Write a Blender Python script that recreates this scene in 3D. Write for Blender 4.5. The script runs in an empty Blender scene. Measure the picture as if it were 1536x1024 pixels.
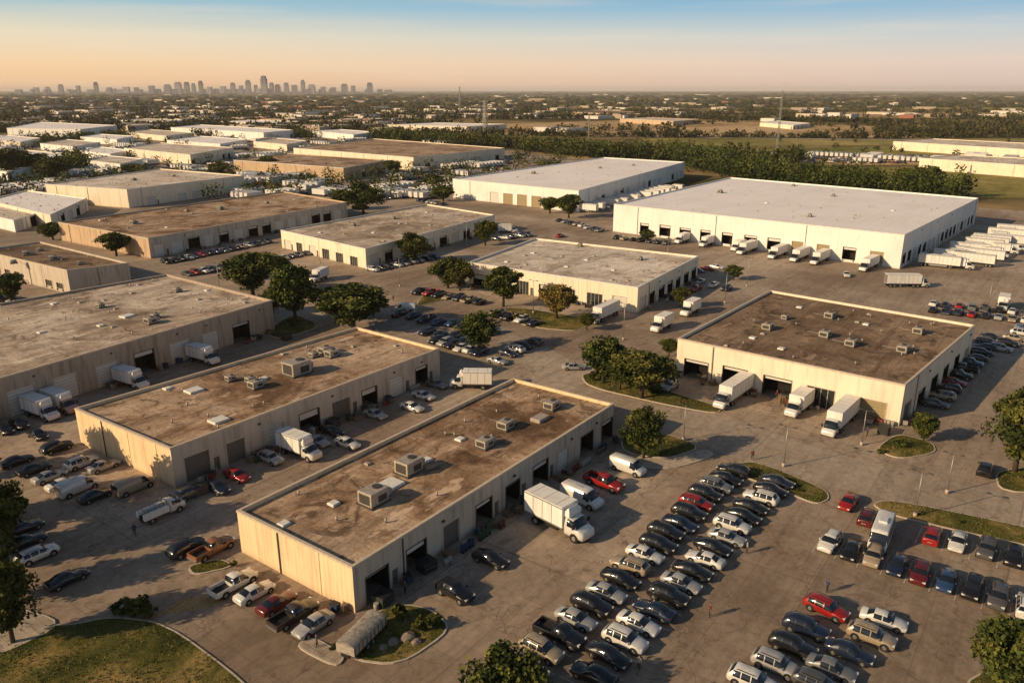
import bpy, bmesh, math, random
import numpy as np
from mathutils import Vector, Matrix
random.seed(7); rng=np.random.default_rng(7)
H=54.0; PITCH=math.radians(17.75); AZ=math.radians(36.3); FP=1175.0
scene=bpy.context.scene
# ---- single-view survey: measured photo points -> true world positions on a horizontal plane
def _fd(y):
    v=y-512; s,c=math.sin(PITCH),math.cos(PITCH)
    return FP*c-s*v, FP*s+c*v
def P(x,y,z=0.0):
    F,D=_fd(y); t=(H-z)/D; f=t*F; r=t*(x-768)
    return (f*math.cos(AZ)+r*math.sin(AZ), f*math.sin(AZ)-r*math.cos(AZ))
def hgt(y0,y1):
    F,D=_fd(y0); f=H/D*F; F1,D1=_fd(y1); return H-f*D1/F1
def polar(f,r): return (f*math.cos(AZ)+r*math.sin(AZ), f*math.sin(AZ)-r*math.cos(AZ))
def lin(c):
    o=[]
    for v in c:
        v/=255; o.append(v/12.92 if v<=.04045 else ((v+.055)/1.055)**2.4)
    return (*o,1)
# ---------------- material helpers
class NT:
    def __init__(s,name,world=False):
        s.m=bpy.data.materials.new(name); s.m.use_nodes=True; s.nt=s.m.node_tree; s.nt.nodes.clear()
        s.out=s.n('ShaderNodeOutputMaterial'); s.b=s.n('ShaderNodeBsdfPrincipled'); s.l(s.b.outputs[0],s.out.inputs[0])
        s.tc=s.n('ShaderNodeTexCoord').outputs['Object']
    def n(s,t,**k):
        a=s.nt.nodes.new(t)
        for i,v in k.items(): setattr(a,i,v)
        return a
    def l(s,a,b): s.nt.links.new(a,b)
    def vs(s,sc,vec=None):
        m=s.n('ShaderNodeMapping'); m.inputs['Scale'].default_value=sc; s.l(vec or s.tc,m.inputs[0]); return m.outputs[0]
    def noise(s,scale,detail=4,vec=None,rough=.55,dist=0):
        a=s.n('ShaderNodeTexNoise'); a.inputs['Scale'].default_value=scale; a.inputs['Detail'].default_value=detail
        a.inputs['Roughness'].default_value=rough; a.inputs['Distortion'].default_value=dist
        s.l(vec or s.tc,a.inputs['Vector']); return a.outputs['Fac']
    def ramp(s,f,st):
        a=s.n('ShaderNodeValToRGB'); e=a.color_ramp.elements
        while len(e)<len(st): e.new(.5)
        for i,(p,c) in enumerate(st):
            e[i].position=p; e[i].color=(c,c,c,1) if isinstance(c,(int,float)) else (*c[:3],1)
        s.l(f,a.inputs[0]); return a.outputs[0]
    def mix(s,f,a,b,bl='MIX'):
        m=s.n('ShaderNodeMix',data_type='RGBA',blend_type=bl)
        for i,v in ((0,f),(6,a),(7,b)):
            if isinstance(v,(int,float)) : m.inputs[i].default_value=v if i==0 else (v,v,v,1)
            elif isinstance(v,tuple): m.inputs[i].default_value=(*v[:3],1)
            else: s.l(v,m.inputs[i])
        return m.outputs[2]
    def bricks(s,w,h,mort,c1,c2,cm,off=0):
        br=s.n('ShaderNodeTexBrick'); br.offset=off; br.inputs['Scale'].default_value=1; br.inputs['Brick Width'].default_value=w; br.inputs['Row Height'].default_value=h
        br.inputs['Mortar Size'].default_value=mort
        for k,v in (('Color1',c1),('Color2',c2),('Mortar',cm)): br.inputs[k].default_value=(v,v,v,1)
        s.l(s.tc,br.inputs['Vector']); return br.outputs[0]
    def bump(s,h,st=.3,d=.05):
        a=s.n('ShaderNodeBump'); a.inputs['Strength'].default_value=st; a.inputs['Distance'].default_value=d
        s.l(h,a.inputs['Height']); s.l(a.outputs[0],s.b.inputs['Normal'])
    def fin(s,col,rough=.85,spec=.3,metal=0):
        if isinstance(col,tuple): s.b.inputs['Base Color'].default_value=(*col[:3],1)
        else: s.l(col,s.b.inputs['Base Color'])
        s.b.inputs['Roughness'].default_value=rough; s.b.inputs['Specular IOR Level'].default_value=spec; s.b.inputs['Metallic'].default_value=metal
        return s.m
def simple(name,c,rough=.6,spec=.3,metal=0,var=.25):
    t=NT(name); f=t.noise(2.3,3); k=t.ramp(f,[(.3,1-var),(.7,1)]); return t.fin(t.mix(1,c,k,'MULTIPLY'),rough,spec,metal)
def wallmat(name,c,streak=.35,rib=0):
    t=NT(name)
    s1=t.noise(1.0,4,t.vs((1.3,1.3,.12))); s2=t.noise(.12,3)
    col=t.mix(1,c,t.ramp(s1,[(.33,1-streak),(.52,1.0)]),'MULTIPLY')
    col=t.mix(1,col,t.ramp(s2,[(.3,.9),(.55,1.0)]),'MULTIPLY')
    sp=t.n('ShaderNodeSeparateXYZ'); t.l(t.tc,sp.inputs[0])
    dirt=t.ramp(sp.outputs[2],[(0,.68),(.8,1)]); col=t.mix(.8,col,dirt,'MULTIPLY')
    col=t.mix(t.ramp(t.noise(.5,5,t.vs((1,1,.35)),.7),[(.62,0),(.72,.3)]),col,tuple(x*.5 for x in c))
    if rib:
        a=t.n('ShaderNodeMath',operation='ADD'); t.l(sp.outputs[0],a.inputs[0]); t.l(sp.outputs[1],a.inputs[1])
        b=t.n('ShaderNodeMath',operation='MULTIPLY'); t.l(a.outputs[0],b.inputs[0]); b.inputs[1].default_value=rib
        c2=t.n('ShaderNodeMath',operation='SINE'); t.l(b.outputs[0],c2.inputs[0]); t.bump(c2.outputs[0],.35,.03)
    else: t.bump(t.noise(8,4),.15,.03)
    return t.fin(col,.85,.2)
def roofmat(name,dark,mid,light,patch=.5):
    t=NT(name)
    base=t.ramp(t.noise(.06,8,rough=.7,dist=.8),[(.38,dark),(.47,mid),(.60,light)])
    base=t.mix(patch,base,t.bricks(7.3,2.1,.06,.55,1.05,.42,.5),'MULTIPLY')
    base=t.mix(.6,base,t.bricks(15.7,9.3,.1,.7,1.1,.6,.35),'MULTIPLY')
    base=t.mix(1,base,t.ramp(t.noise(1.9,6,rough=.75),[(.3,.55),(.56,1.15)]),'MULTIPLY')
    base=t.mix(t.ramp(t.noise(.19,6,rough=.75,dist=1.5),[(.52,0),(.63,.8)]),base,tuple(x*.45 for x in dark[:3]))
    base=t.mix(t.ramp(t.noise(.25,5,t.vs((.25,1.8,1)),.7),[(.55,0),(.65,.55)]),base,tuple(x*.5 for x in dark[:3]))
    base=t.mix(t.ramp(t.noise(.3,4,t.vs((.5,1.3,1)),.6),[(.63,0),(.67,.6)]),base,tuple(min(.85,x*1.3) for x in light[:3]))
    t.bump(t.noise(6,5),.4,.04); return t.fin(base,.95,.15)
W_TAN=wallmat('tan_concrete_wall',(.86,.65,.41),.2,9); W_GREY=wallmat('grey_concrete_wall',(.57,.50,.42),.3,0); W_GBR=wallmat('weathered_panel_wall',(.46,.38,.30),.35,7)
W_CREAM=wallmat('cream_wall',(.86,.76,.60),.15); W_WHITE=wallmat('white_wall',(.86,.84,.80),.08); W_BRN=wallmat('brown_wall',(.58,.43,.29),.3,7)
R_BROWN=roofmat('brown_gravel_roof',(.20,.12,.072),(.42,.28,.18),(.60,.45,.325))
R_DK=roofmat('dark_gravel_roof',(.14,.09,.06),(.24,.165,.11),(.34,.24,.165),.4)
R_TAN=roofmat('tan_membrane_roof',(.56,.45,.36),(.74,.64,.54),(.84,.76,.67),.3)
R_TAN2=roofmat('worn_membrane_roof',(.32,.245,.185),(.53,.42,.33),(.70,.595,.49),.45)
def roofwhite():
    t=NT('white_membrane_roof'); base=t.ramp(t.noise(.04,6,rough=.6),[(.35,(.86,.82,.82)),(.6,(.92,.89,.89))])
    base=t.mix(.8,base,t.bricks(18,3,.08,.94,1,.82,.5),'MULTIPLY'); base=t.mix(t.ramp(t.noise(.09,6,rough=.7,dist=1),[(.58,0),(.72,.35)]),base,(.5,.45,.42)); return t.fin(base,.9,.2)
R_WHITE=roofwhite()
def pave(name,a,b,c,jw=.035,slab=6.1):
    t=NT(name)
    base=t.ramp(t.noise(.028,8,rough=.6,dist=.4),[(.37,a),(.5,b),(.63,c)])
    base=t.mix(.7,base,t.bricks(slab,slab,jw,.86,1,.48),'MULTIPLY')
    base=t.mix(.6,base,t.bricks(41.3,17.9,.12,.72,1.08,.5,.37),'MULTIPLY')
    base=t.mix(1,base,t.ramp(t.noise(.9,6,rough=.75),[(.3,.72),(.6,1.08)]),'MULTIPLY')
    base=t.mix(1,base,t.ramp(t.noise(.5,5,t.vs((.07,1,1)),.7),[(.35,.78),(.55,1.0)]),'MULTIPLY')
    base=t.mix(t.ramp(t.noise(.17,6,rough=.78,dist=1.5),[(.54,0),(.66,.6)]),base,tuple(x*.45 for x in a))
    base=t.mix(t.ramp(t.noise(.8,3,rough=.5),[(.69,0),(.74,.6)]),base,tuple(x*.3 for x in a))
    vo=t.n('ShaderNodeTexVoronoi',feature='DISTANCE_TO_EDGE'); vo.inputs['Scale'].default_value=.11
    wv=t.n('ShaderNodeVectorMath',operation='ADD'); nz=t.n('ShaderNodeTexNoise'); nz.inputs['Scale'].default_value=.5; t.l(t.tc,nz.inputs['Vector'])
    sc=t.n('ShaderNodeVectorMath',operation='SCALE'); sc.inputs['Scale'].default_value=4; t.l(nz.outputs['Color'],sc.inputs[0]); t.l(sc.outputs[0],wv.inputs[0]); t.l(t.tc,wv.inputs[1]); t.l(wv.outputs[0],vo.inputs['Vector'])
    base=t.mix(t.ramp(vo.outputs['Distance'],[(.0,.7),(.01,0)]),base,tuple(x*.35 for x in a))
    t.bump(t.noise(5,5),.25,.02); return t.fin(base,.8,.3)
PAVE=pave('worn_concrete_pavement',(.29,.215,.155),(.40,.31,.235),(.52,.42,.325))
ROADM=pave('road_asphalt',(.37,.295,.23),(.43,.35,.275),(.49,.405,.325),.02,12)
WALK=pave('sidewalk_concrete',(.46,.38,.30),(.52,.44,.355),(.56,.48,.395),.03,1.8)
def grassm(name,a,b,c,sc=.12):
    t=NT(name); col=t.ramp(t.noise(sc,8,rough=.7,dist=.5),[(.38,a),(.5,b),(.62,c)])
    col=t.mix(1,col,t.ramp(t.noise(sc*22,5,rough=.8),[(.3,.45),(.65,1.2)]),'MULTIPLY'); t.bump(t.noise(sc*50,4),.8,.1); return t.fin(col,.95,.1)
GRASS=grassm('lawn_grass',(.05,.06,.014),(.12,.115,.03),(.32,.23,.085))
FGOLD=grassm('dry_field',(.32,.21,.10),(.52,.36,.18),(.64,.47,.27),.006)
FGREEN=grassm('green_field',(.17,.17,.045),(.28,.245,.07),(.46,.36,.14),.006)
def landm():
    t=NT('open_land')
    col=t.ramp(t.noise(.004,9,rough=.65),[(.36,(.06,.06,.03)),(.46,(.10,.09,.045)),(.54,(.26,.19,.10)),(.66,(.46,.33,.18))])
    col=t.mix(t.ramp(t.noise(.0011,5),[(.52,0),(.62,.6)]),col,(.07,.065,.04)); return t.fin(col,1,.0)
LAND=landm()
KERB=simple('kerb_concrete',(.56,.48,.39),.8); MARK=simple('road_paint',(.66,.62,.54),.7,var=.5); YMARK=simple('yellow_paint',(.55,.33,.06),.7,var=.5)
COPE=simple('coping_metal',(.66,.55,.43),.55,.4); COPEW=simple('white_coping',(.84,.82,.78),.5); HVAC=simple('hvac_metal',(.54,.48,.40),.5,.5,.2,.4); HVACD=simple('hvac_dark',(.07,.065,.06),.6)
DARK=simple('dark_interior',(.016,.014,.012),.8); ROLL=simple('white_roller_door',(.72,.70,.66),.5,var=.15); GLS=simple('window_glass',(.02,.03,.035),.08,.8); DOORG=simple('grey_door',(.16,.15,.14),.6); DOORT=simple('tan_door',(.38,.30,.17),.6)  # dark_interior: shade inside open bays put into a near-black colour
TRIM=simple('dark_trim',(.1,.09,.08),.6); STEEL=simple('galvanised_steel',(.4,.39,.37),.45,.5,.6)
def paintm():
    t=NT('car_paint'); o=t.n('ShaderNodeObjectInfo'); f=t.noise(3,3); c=t.mix(1,o.outputs['Color'],t.ramp(f,[(.3,.82),(.7,1)]),'MULTIPLY')
    t.fin(c,.32,.5,.15); t.b.inputs['Coat Weight'].default_value=.6; t.b.inputs['Coat Roughness'].default_value=.1; return t.m
PAINT=paintm(); CGL=simple('car_glass',(.012,.015,.02),.06,.9,0,.1); TYRE=simple('tyre_rubber',(.018,.017,.016),.85); HUB=simple('wheel_alloy',(.45,.45,.46),.35,.5,.7)
HEADL=simple('headlight',(.75,.75,.72),.15,.8); TAILL=simple('taillight',(.35,.015,.012),.25,.6); BLK=simple('black_plastic',(.025,.025,.026),.5); BOXW=wallmat('truck_box_white',(.82,.80,.76),.14)
# ---------------- mesh builder
class MB:
    def __init__(s): s.v=[];s.f=[];s.mi=[];s.sm=[];s.mats=[]
    def m(s,mat):
        if mat not in s.mats: s.mats.append(mat)
        return s.mats.index(mat)
    def face(s,pts,mat,sm=False):
        i=len(s.v); s.v+= [tuple(p) for p in pts]; s.f.append(tuple(range(i,i+len(pts)))); s.mi.append(s.m(mat)); s.sm.append(sm)
    def box(s,x0,x1,y0,y1,z0,z1,mat,rot=0,o=(0,0,0),bev=0):
        b=bev; c,sn=math.cos(rot),math.sin(rot)
        def T(p): return (o[0]+p[0]*c-p[1]*sn,o[1]+p[0]*sn+p[1]*c,o[2]+p[2])
        i=len(s.v)
        s.v+=[T(p) for p in [(x0,y0,z0),(x1,y0,z0),(x1,y1,z0),(x0,y1,z0),(x0,y0,z1-b),(x1,y0,z1-b),(x1,y1,z1-b),(x0,y1,z1-b)]]
        F=[(3,2,1,0),(0,1,5,4),(1,2,6,5),(2,3,7,6),(3,0,4,7)]
        if b:
            s.v+=[T(p) for p in [(x0+b,y0+b,z1),(x1-b,y0+b,z1),(x1-b,y1-b,z1),(x0+b,y1-b,z1)]]
            F+=[(4,5,9,8),(5,6,10,9),(6,7,11,10),(7,4,8,11),(8,9,10,11)]
        else: F.append((4,5,6,7))
        k=s.m(mat)
        for f in F: s.f.append(tuple(i+a for a in f)); s.mi.append(k); s.sm.append(False)
    def cyl(s,p0,p1,r0,r1,n,mat,sm=True,cap=True):
        p0=Vector(p0);p1=Vector(p1); d=(p1-p0).normalized(); a=d.orthogonal().normalized(); b=d.cross(a); i=len(s.v)
        for p,r in((p0,r0),(p1,r1)):
            for j in range(n):
                t=2*math.pi*j/n; s.v.append(tuple(p+a*math.cos(t)*r+b*math.sin(t)*r))
        k=s.m(mat)
        for j in range(n): s.f.append((i+j,i+(j+1)%n,i+n+(j+1)%n,i+n+j)); s.mi.append(k); s.sm.append(sm)
        if cap:
            s.f.append(tuple(i+n+j for j in range(n))); s.mi.append(k); s.sm.append(False)
            s.f.append(tuple(i+n-1-j for j in range(n))); s.mi.append(k); s.sm.append(False)
    def mesh(s,name):
        me=bpy.data.meshes.new(name); me.from_pydata(s.v,[],s.f)
        for m in s.mats: me.materials.append(m)
        me.polygons.foreach_set('material_index',s.mi); me.polygons.foreach_set('use_smooth',s.sm); me.update(); return me
def link(name,data,loc=(0,0,0),rz=0,sc=1,color=None,parent=None):
    o=bpy.data.objects.new(name,data); scene.collection.objects.link(o); o.location=loc; o.rotation_euler[2]=rz
    o.scale=(sc,sc,sc) if not isinstance(sc,tuple) else sc
    if color: o.color=(*color,1)
    if parent: o.parent=parent; o.matrix_parent_inverse=Matrix.Translation(-parent.location)
    return o
def sheet(name,pts,z,mat):
    b=MB(); b.face([(x,y,z) for x,y in pts],mat)
    me=b.mesh(name)
    if me.polygons[0].normal.z<0: me.flip_normals()
    return link(name,me)
# ---------------- ground
sheet('ground',[(-60000,-60000),(60000,-60000),(60000,60000),(-60000,60000)],0,LAND)
sheet('pavement',[(-120,-200),(440,-200),(440,230),(560,330),(640,520),(640,900),(100,900),(-120,500)],.05,PAVE)
G0=.05
road=[(740,520),(790,545),(850,590),(1000,640),(1100,688),(1240,728),(1340,750),(1536,792),(1640,815),(1640,772),(1536,745),(1300,693),(1080,626),(980,606),(872,582),(862,545),(820,520),(760,498)]
sheet('road',[P(*p) for p in road],G0+.004,ROADM)
ISL=[]
def island(name,pts,mat=GRASS,k=.2,dz=0):
    pts=[Vector((*P(*p),0)) for p in pts]
    for _ in range(2):
        q=[]
        for i in range(len(pts)):
            a,b=pts[i],pts[(i+1)%len(pts)]; q+=[a*.8+b*.2,a*.2+b*.8]
        pts=q
    n=len(pts); ar=sum(pts[i].x*pts[(i+1)%n].y-pts[(i+1)%n].x*pts[i].y for i in range(n))
    if ar<0: pts.reverse()
    inn=[]
    for i in range(n):
        e=(pts[(i+1)%n]-pts[i-1]).normalized(); inn.append(pts[i]+Vector((-e.y,e.x,0))*k)
    b=MB(); h=G0+.14+dz
    for i in range(n):
        j=(i+1)%n; a,c,d,e=pts[i],pts[j],inn[j],inn[i]
        b.face([(a.x,a.y,G0-.01),(c.x,c.y,G0-.01),(c.x,c.y,h),(a.x,a.y,h)],KERB); b.face([(a.x,a.y,h),(c.x,c.y,h),(d.x,d.y,h),(e.x,e.y,h)],KERB)
    b.face([(p.x,p.y,h+.002) for p in inn],mat)
    if mat is GRASS: ISL.append([(p.x,p.y) for p in inn])
    return link(name,b.mesh(name))
for pts in [[(-80,925),(0,930),(100,940),(165,925),(250,935),(370,1024),(430,1100),(-200,1200)],[(520,990),(600,1000),(680,945),(650,915),(600,905),(535,930)],
 [(1097,697),(1135,692),(1240,735),(1245,750),(1225,758),(1180,740),(1105,712)],[(1305,755),(1340,750),(1536,790),(1640,820),(1640,840),(1450,800),(1330,772)],
 [(930,655),(1000,650),(1055,672),(1000,690),(935,680)],[(870,560),(930,560),(1010,590),(1085,612),(1075,622),(985,605),(880,580)],
 [(1310,675),(1345,650),(1400,665),(1405,680),(1350,690)],[(1490,705),(1600,700),(1640,740),(1500,740)],[(725,470),(770,460),(890,480),(870,498),(800,492)],
 [(395,500),(440,470),(485,490),(420,510)],[(280,850),(330,838),(355,850),(290,865)],[(690,1010),(800,1005),(850,1060),(700,1090)],[(1450,1010),(1560,1005),(1600,1080),(1440,1080)],
 [(-120,830),(5,800),(25,860),(-60,905)],[(620,462),(660,452),(700,450),(690,440),(640,436)]]:
    island('grass_island',pts)
island('sidewalk',[(-80,900),(0,905),(104,934),(0,985),(-80,1000)],WALK,dz=.03); island('sidewalk',[(440,970),(470,955),(520,985),(505,1003)],WALK,dz=.02)
island('sidewalk',[(935,682),(1000,692),(1058,674),(1075,684),(1010,705),(935,700)],WALK,dz=.02)
for pts,m,zz in [([(600,190),(960,180),(1330,190),(1330,207),(960,204),(620,200)],FGOLD,.1),([(1000,225),(1536,217),(1800,232),(1100,236)],FGREEN,.1),([(1120,252),(1536,250),(1800,300),(1420,296)],FGREEN,.1),
   ([(960,207),(1330,209),(1800,207),(1800,214),(980,221)],FGREEN,.1),([(1090,240),(1700,240),(1700,247),(1120,248)],FGOLD,.1),([(620,176),(900,172),(1100,175),(800,178)],FGOLD,.2),([(1150,168),(1800,171),(1800,178),(1200,177)],FGOLD,.2),
   ([(100,172),(400,170),(420,173),(120,175)],FGOLD,.2),([(1100,160),(1800,160),(1800,165),(1150,164)],FGREEN,.3),([(700,160),(1100,159),(1150,161),(730,162)],FGOLD,.3),([(1340,186),(1800,188),(1800,197),(1380,198)],FGREEN,.1)]:
    sheet('field',[P(*p) for p in pts],zz,m)
for a,b,w in [((1100,238),(1800,237),7),((960,222),(1900,262),8),((900,205),(1800,216),8)]:
    A=Vector(P(*a));Bv=Vector(P(*b)); n=(Bv-A).normalized(); n=Vector((-n.y,n.x))*w
    sheet('road',[tuple(A-n),tuple(Bv-n),tuple(Bv+n),tuple(A+n)],.16+.03*w+random.uniform(0,.02),WALK)
# ---------------- buildings
QUADS=[]
def building(name,z,px,wall,roof,bays0=None,bays1=None,units=[],cope=COPE,wall1=None,pil=7.3):
    q=[Vector((*P(a,b,z),0)) for a,b in px]; cen=sum(q,Vector())/4; QUADS.append(q)
    e=bpy.data.objects.new(name,None); scene.collection.objects.link(e); e.location=cen; e.empty_display_size=2
    wb=MB(); db=MB(); n=4
    dirs=[(q[(i+1)%4]-q[i]).normalized() for i in range(4)]
    inn=[q[i]+.35*(dirs[i]-dirs[i-1]) for i in range(4)]
    for i in range(4):
        a,b=q[i],q[(i+1)%4]; L=(b-a).length; d=dirs[i]; nr=Vector((d.y,-d.x,0))
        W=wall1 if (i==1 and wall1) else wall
        ops=[bays0,bays1,None,None][i] or []
        ops=sorted(ops(L) if callable(ops) else ops)
        def pt(s,zz,o=0): v=a+d*s+nr*o; return (v.x,v.y,zz)
        def quad(bb,s0,s1,z0,z1,o,m): bb.face([pt(s0,z0,o),pt(s1,z0,o),pt(s1,z1,o),pt(s0,z1,o)],m)
        s=0
        for (s0,s1,z0,z1,kind) in ops:
            if s0<=s+.05 or s1>=L-.2: continue
            quad(wb,s,s0,0,z,0,W); 
            if z0>0: quad(wb,s0,s1,0,z0,0,W)
            quad(wb,s0,s1,z1,z,0,W)
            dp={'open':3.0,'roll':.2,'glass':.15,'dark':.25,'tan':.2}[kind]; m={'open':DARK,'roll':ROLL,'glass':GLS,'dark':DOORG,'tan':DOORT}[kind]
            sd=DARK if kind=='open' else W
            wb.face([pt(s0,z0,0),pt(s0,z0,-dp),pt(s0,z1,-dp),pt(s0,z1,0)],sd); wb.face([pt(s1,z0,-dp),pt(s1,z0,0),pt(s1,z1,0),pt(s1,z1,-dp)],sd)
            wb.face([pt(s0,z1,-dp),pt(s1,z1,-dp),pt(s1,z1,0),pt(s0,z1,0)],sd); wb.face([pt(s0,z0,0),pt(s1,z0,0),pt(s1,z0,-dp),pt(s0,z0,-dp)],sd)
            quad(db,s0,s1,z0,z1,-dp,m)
            if kind=='open' and s1-s0>3: 
                quad(db,s0+.05,s1-.05,z1-random.uniform(.3,1.3),z1-.02,-.3,ROLL)
            if kind=='glass':
                k=s0
                while k<s1+.01: db.box(k-.04,k+.04,-.02,.06,z0,z1,COPE,math.atan2(d.y,d.x),pt(0,0,-dp)); k+=max(1.0,(s1-s0)/4)
            if kind in('roll','tan'):
                k=z0+.6
                while k<z1: quad(db,s0,s1,k-.02,k+.02,-dp+.01,DOORG); k+=.6
            for (u0,u1,w0,w1) in ((s0-.14,s0,z0,z1+.14),(s1,s1+.14,z0,z1+.14),(s0,s1,z1,z1+.14)):
                if s1-s0>2: db.box(u0,u1,-.05,.05,w0,w1,TRIM if kind=='open' else COPE,math.atan2(d.y,d.x),(a.x,a.y,0))
            if z0>.5:
                for u in(s0+.2,s1-.5): db.box(u,u+.3,-.22,-.06,z0-.5,z0-.05,BLK,math.atan2(d.y,d.x),(a.x,a.y,0))
            s=s1
        quad(wb,s,L,0,z,0,W)
        r=math.atan2(d.y,d.x)
        if pil and i<3:
            k=pil
            while k<L-1.5:
                if not any(o[0]-.3<k<o[1]+.3 for o in ops):
                    wb.box(k-.11,k+.11,-.06,.02,0,z-.3,W,r,(a.x,a.y,0))
                    if int(k/pil)%3==1: db.box(k+.25,k+.37,-.13,.0,.1,z-.35,TRIM,r,(a.x,a.y,0))
                if i==1 and int(k/pil)%2==0: db.box(k-.3,k+.1,-.3,-.07,z-1.5,z-1.25,TRIM,r,(a.x,a.y,0))
                k+=pil
        db.box(-.05,L+.05,-.06,-.002,z-.28,z+.03,cope,r,(a.x,a.y,0))
        ia,ib=inn[i],inn[(i+1)%4]
        wb.face([(a.x,a.y,z+.03),(b.x,b.y,z+.03),(ib.x,ib.y,z+.03),(ia.x,ia.y,z+.03)],cope)
        wb.face([(ib.x,ib.y,z-.6),(ia.x,ia.y,z-.6),(ia.x,ia.y,z+.03),(ib.x,ib.y,z+.03)],W)
    rb=MB(); rb.face([(p.x,p.y,z-.5) for p in inn],roof)
    link('walls',wb.mesh('walls'),parent=e); link('doors_and_trim',db.mesh('trim'),parent=e); link('roof',rb.mesh('roof'),parent=e)
    ub=MB(); rz=z-.5
    for u in units:
        x,y=P(u[0],u[1],z+.5); w,d2,h=u[2]; r=math.atan2(dirs[1].y,dirs[1].x)
        o=(x,y,rz)
        if h<.6:
            ub.box(-w/2,w/2,-d2/2,d2/2,0,h,COPEW if h<.4 else HVAC,r,o,.08); continue
        ub.box(-w/2-.2,w/2+.2,-d2/2-.2,d2/2+.2,0,.22,TRIM,r,o)
        ub.box(-w/2,w/2,-d2/2,d2/2,.22,h,HVAC,r,o,.05)
        ub.box(-w/2-.03,-w/2+.01,-d2*.38,d2*.38,.4,h-.25,HVACD,r,o); ub.box(-w*.1,w*.38,-d2/2-.03,-d2/2+.01,.45,h*.7,HVACD,r,o)
        c=Vector((math.cos(r)*w*.2+x,math.sin(r)*w*.2+y,rz+h)); ub.cyl(c,c+Vector((0,0,.12)),min(w,d2)*.24,min(w,d2)*.24,14,HVACD)
        if w>2: ub.box(w/2,w/2+1.1,-d2*.25,d2*.25,.3,h*.6,HVAC,r,o,.05)
        ub.box(w/2+.1,w/2+.18,d2*.3,d2*.3+3.5,.05,.14,STEEL,r,o)
    for _ in range(int(min(40,(q[1]-q[0]).length*(q[2]-q[1]).length/90))):
        s,t=random.uniform(.05,.95),random.uniform(.05,.95); p=(q[0]*(1-s)+q[1]*s)*(1-t)+(q[3]*(1-s)+q[2]*s)*t
        if random.random()<.75: ub.cyl((p.x,p.y,rz),(p.x,p.y,rz+.5),.12,.12,8,STEEL); ub.cyl((p.x,p.y,rz+.5),(p.x,p.y,rz+.62),.2,.1,8,HVAC)
        else: k=random.uniform(.3,.6); ub.box(-k,k,-k,k,0,.3,HVAC,0,(p.x,p.y,rz),.1)
    if ub.v: link('rooftop_units',ub.mesh('units'),parent=e)
    return e
def auto(seed,pitch=7.3,kinds='oord',z0=0,zt=3.9,w=(3.2,4.2),lo=.0,hi=1.0,small=True):
    def f(L):
        R=random.Random(seed); out=[]; s=1.3+lo*L
        km={'o':'open','r':'roll','g':'glass','d':'dark','t':'tan'}
        while s<L*hi-4:
            k=R.choice(kinds); ww=R.uniform(*w)
            if k!='-':
                out.append((s+.5,s+.5+ww,z0,zt-R.uniform(0,.4),km[k]))
                if small and pitch-ww>2.6 and R.random()<.6: out.append((s+ww+1.1,s+ww+2.1,0,2.2,'dark'))
            s+=pitch
        return out
    return f
S3=(3,2.4,1.9);S2=(2.1,1.8,1.3);S1=(1.5,1.2,1.0);FL=(2.6,2.2,.35);SK=(1.2,1.2,.3)
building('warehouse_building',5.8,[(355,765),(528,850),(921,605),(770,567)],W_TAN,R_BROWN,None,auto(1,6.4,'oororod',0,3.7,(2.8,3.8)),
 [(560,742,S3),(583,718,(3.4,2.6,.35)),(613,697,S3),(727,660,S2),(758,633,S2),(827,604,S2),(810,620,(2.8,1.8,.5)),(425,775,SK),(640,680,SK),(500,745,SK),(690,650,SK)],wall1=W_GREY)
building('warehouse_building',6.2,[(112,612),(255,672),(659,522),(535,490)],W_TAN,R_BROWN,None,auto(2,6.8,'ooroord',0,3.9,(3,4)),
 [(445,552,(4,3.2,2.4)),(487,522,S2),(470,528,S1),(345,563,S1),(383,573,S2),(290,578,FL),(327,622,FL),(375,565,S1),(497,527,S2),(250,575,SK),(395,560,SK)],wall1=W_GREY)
building('warehouse_building',7.5,[(-260,500),(-90,592),(408,450),(250,411)],W_GBR,R_TAN2,None,auto(3,8,'ooorr',0,4.6,(4,5)),
 [(150,455,S1),(190,468,FL),(225,478,S2),(265,432,S1),(60,492,SK),(150,482,SK),(232,470,S1),(310,430,SK),(80,450,SK)])
building('warehouse_building',7.5,[(1017,507),(1358,577),(1463,487),(1155,435)],W_CREAM,R_DK,auto(4,8,'gotoo',0,3.9,(4.6,5.6),small=False),auto(5,8,'oodt',0,3.6,(3,4)),
 [(1178,472,S1),(1152,487,S2),(1245,470,S2),(1238,498,S2),(1277,511,S2),(1355,520,S2),(1378,493,S2),(1173,516,SK),(1130,500,SK),(1300,480,SK),(1200,455,SK)])
building('warehouse_building',6.8,[(703,393),(957,431),(1048,384),(803,357)],W_CREAM,R_TAN,auto(6,7.5,'gogro',0,3.7,(3.5,5)),auto(7,6.5,'ooro',0,3.7,(3.2,4)),
 [(800,375,SK),(870,365,S1),(920,400,SK),(960,385,S1),(760,388,SK),(850,395,SK),(880,385,SK)],cope=COPEW)
building('warehouse_building',6.5,[(421,345),(548,373),(742,322),(640,306)],W_CREAM,R_TAN2,auto(8,8,'gr-g',0,3.4,(3.5,4.5)),auto(9,8,'oorro',0,4,(3.5,4.5)),
 [(480,345,SK),(530,335,S1),(590,325,S1),(640,315,SK),(560,345,SK)],cope=COPEW)
building('warehouse_building',7,[(87,333),(222,357),(520,303),(425,287)],W_BRN,R_BROWN,None,auto(10,7,'rrorro',0,4.4,(4,5)),
 [(200,332,S2),(280,314,S1),(330,311,S2),(400,302,S1),(250,337,SK),(150,327,SK)],wall1=W_GREY)
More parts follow.
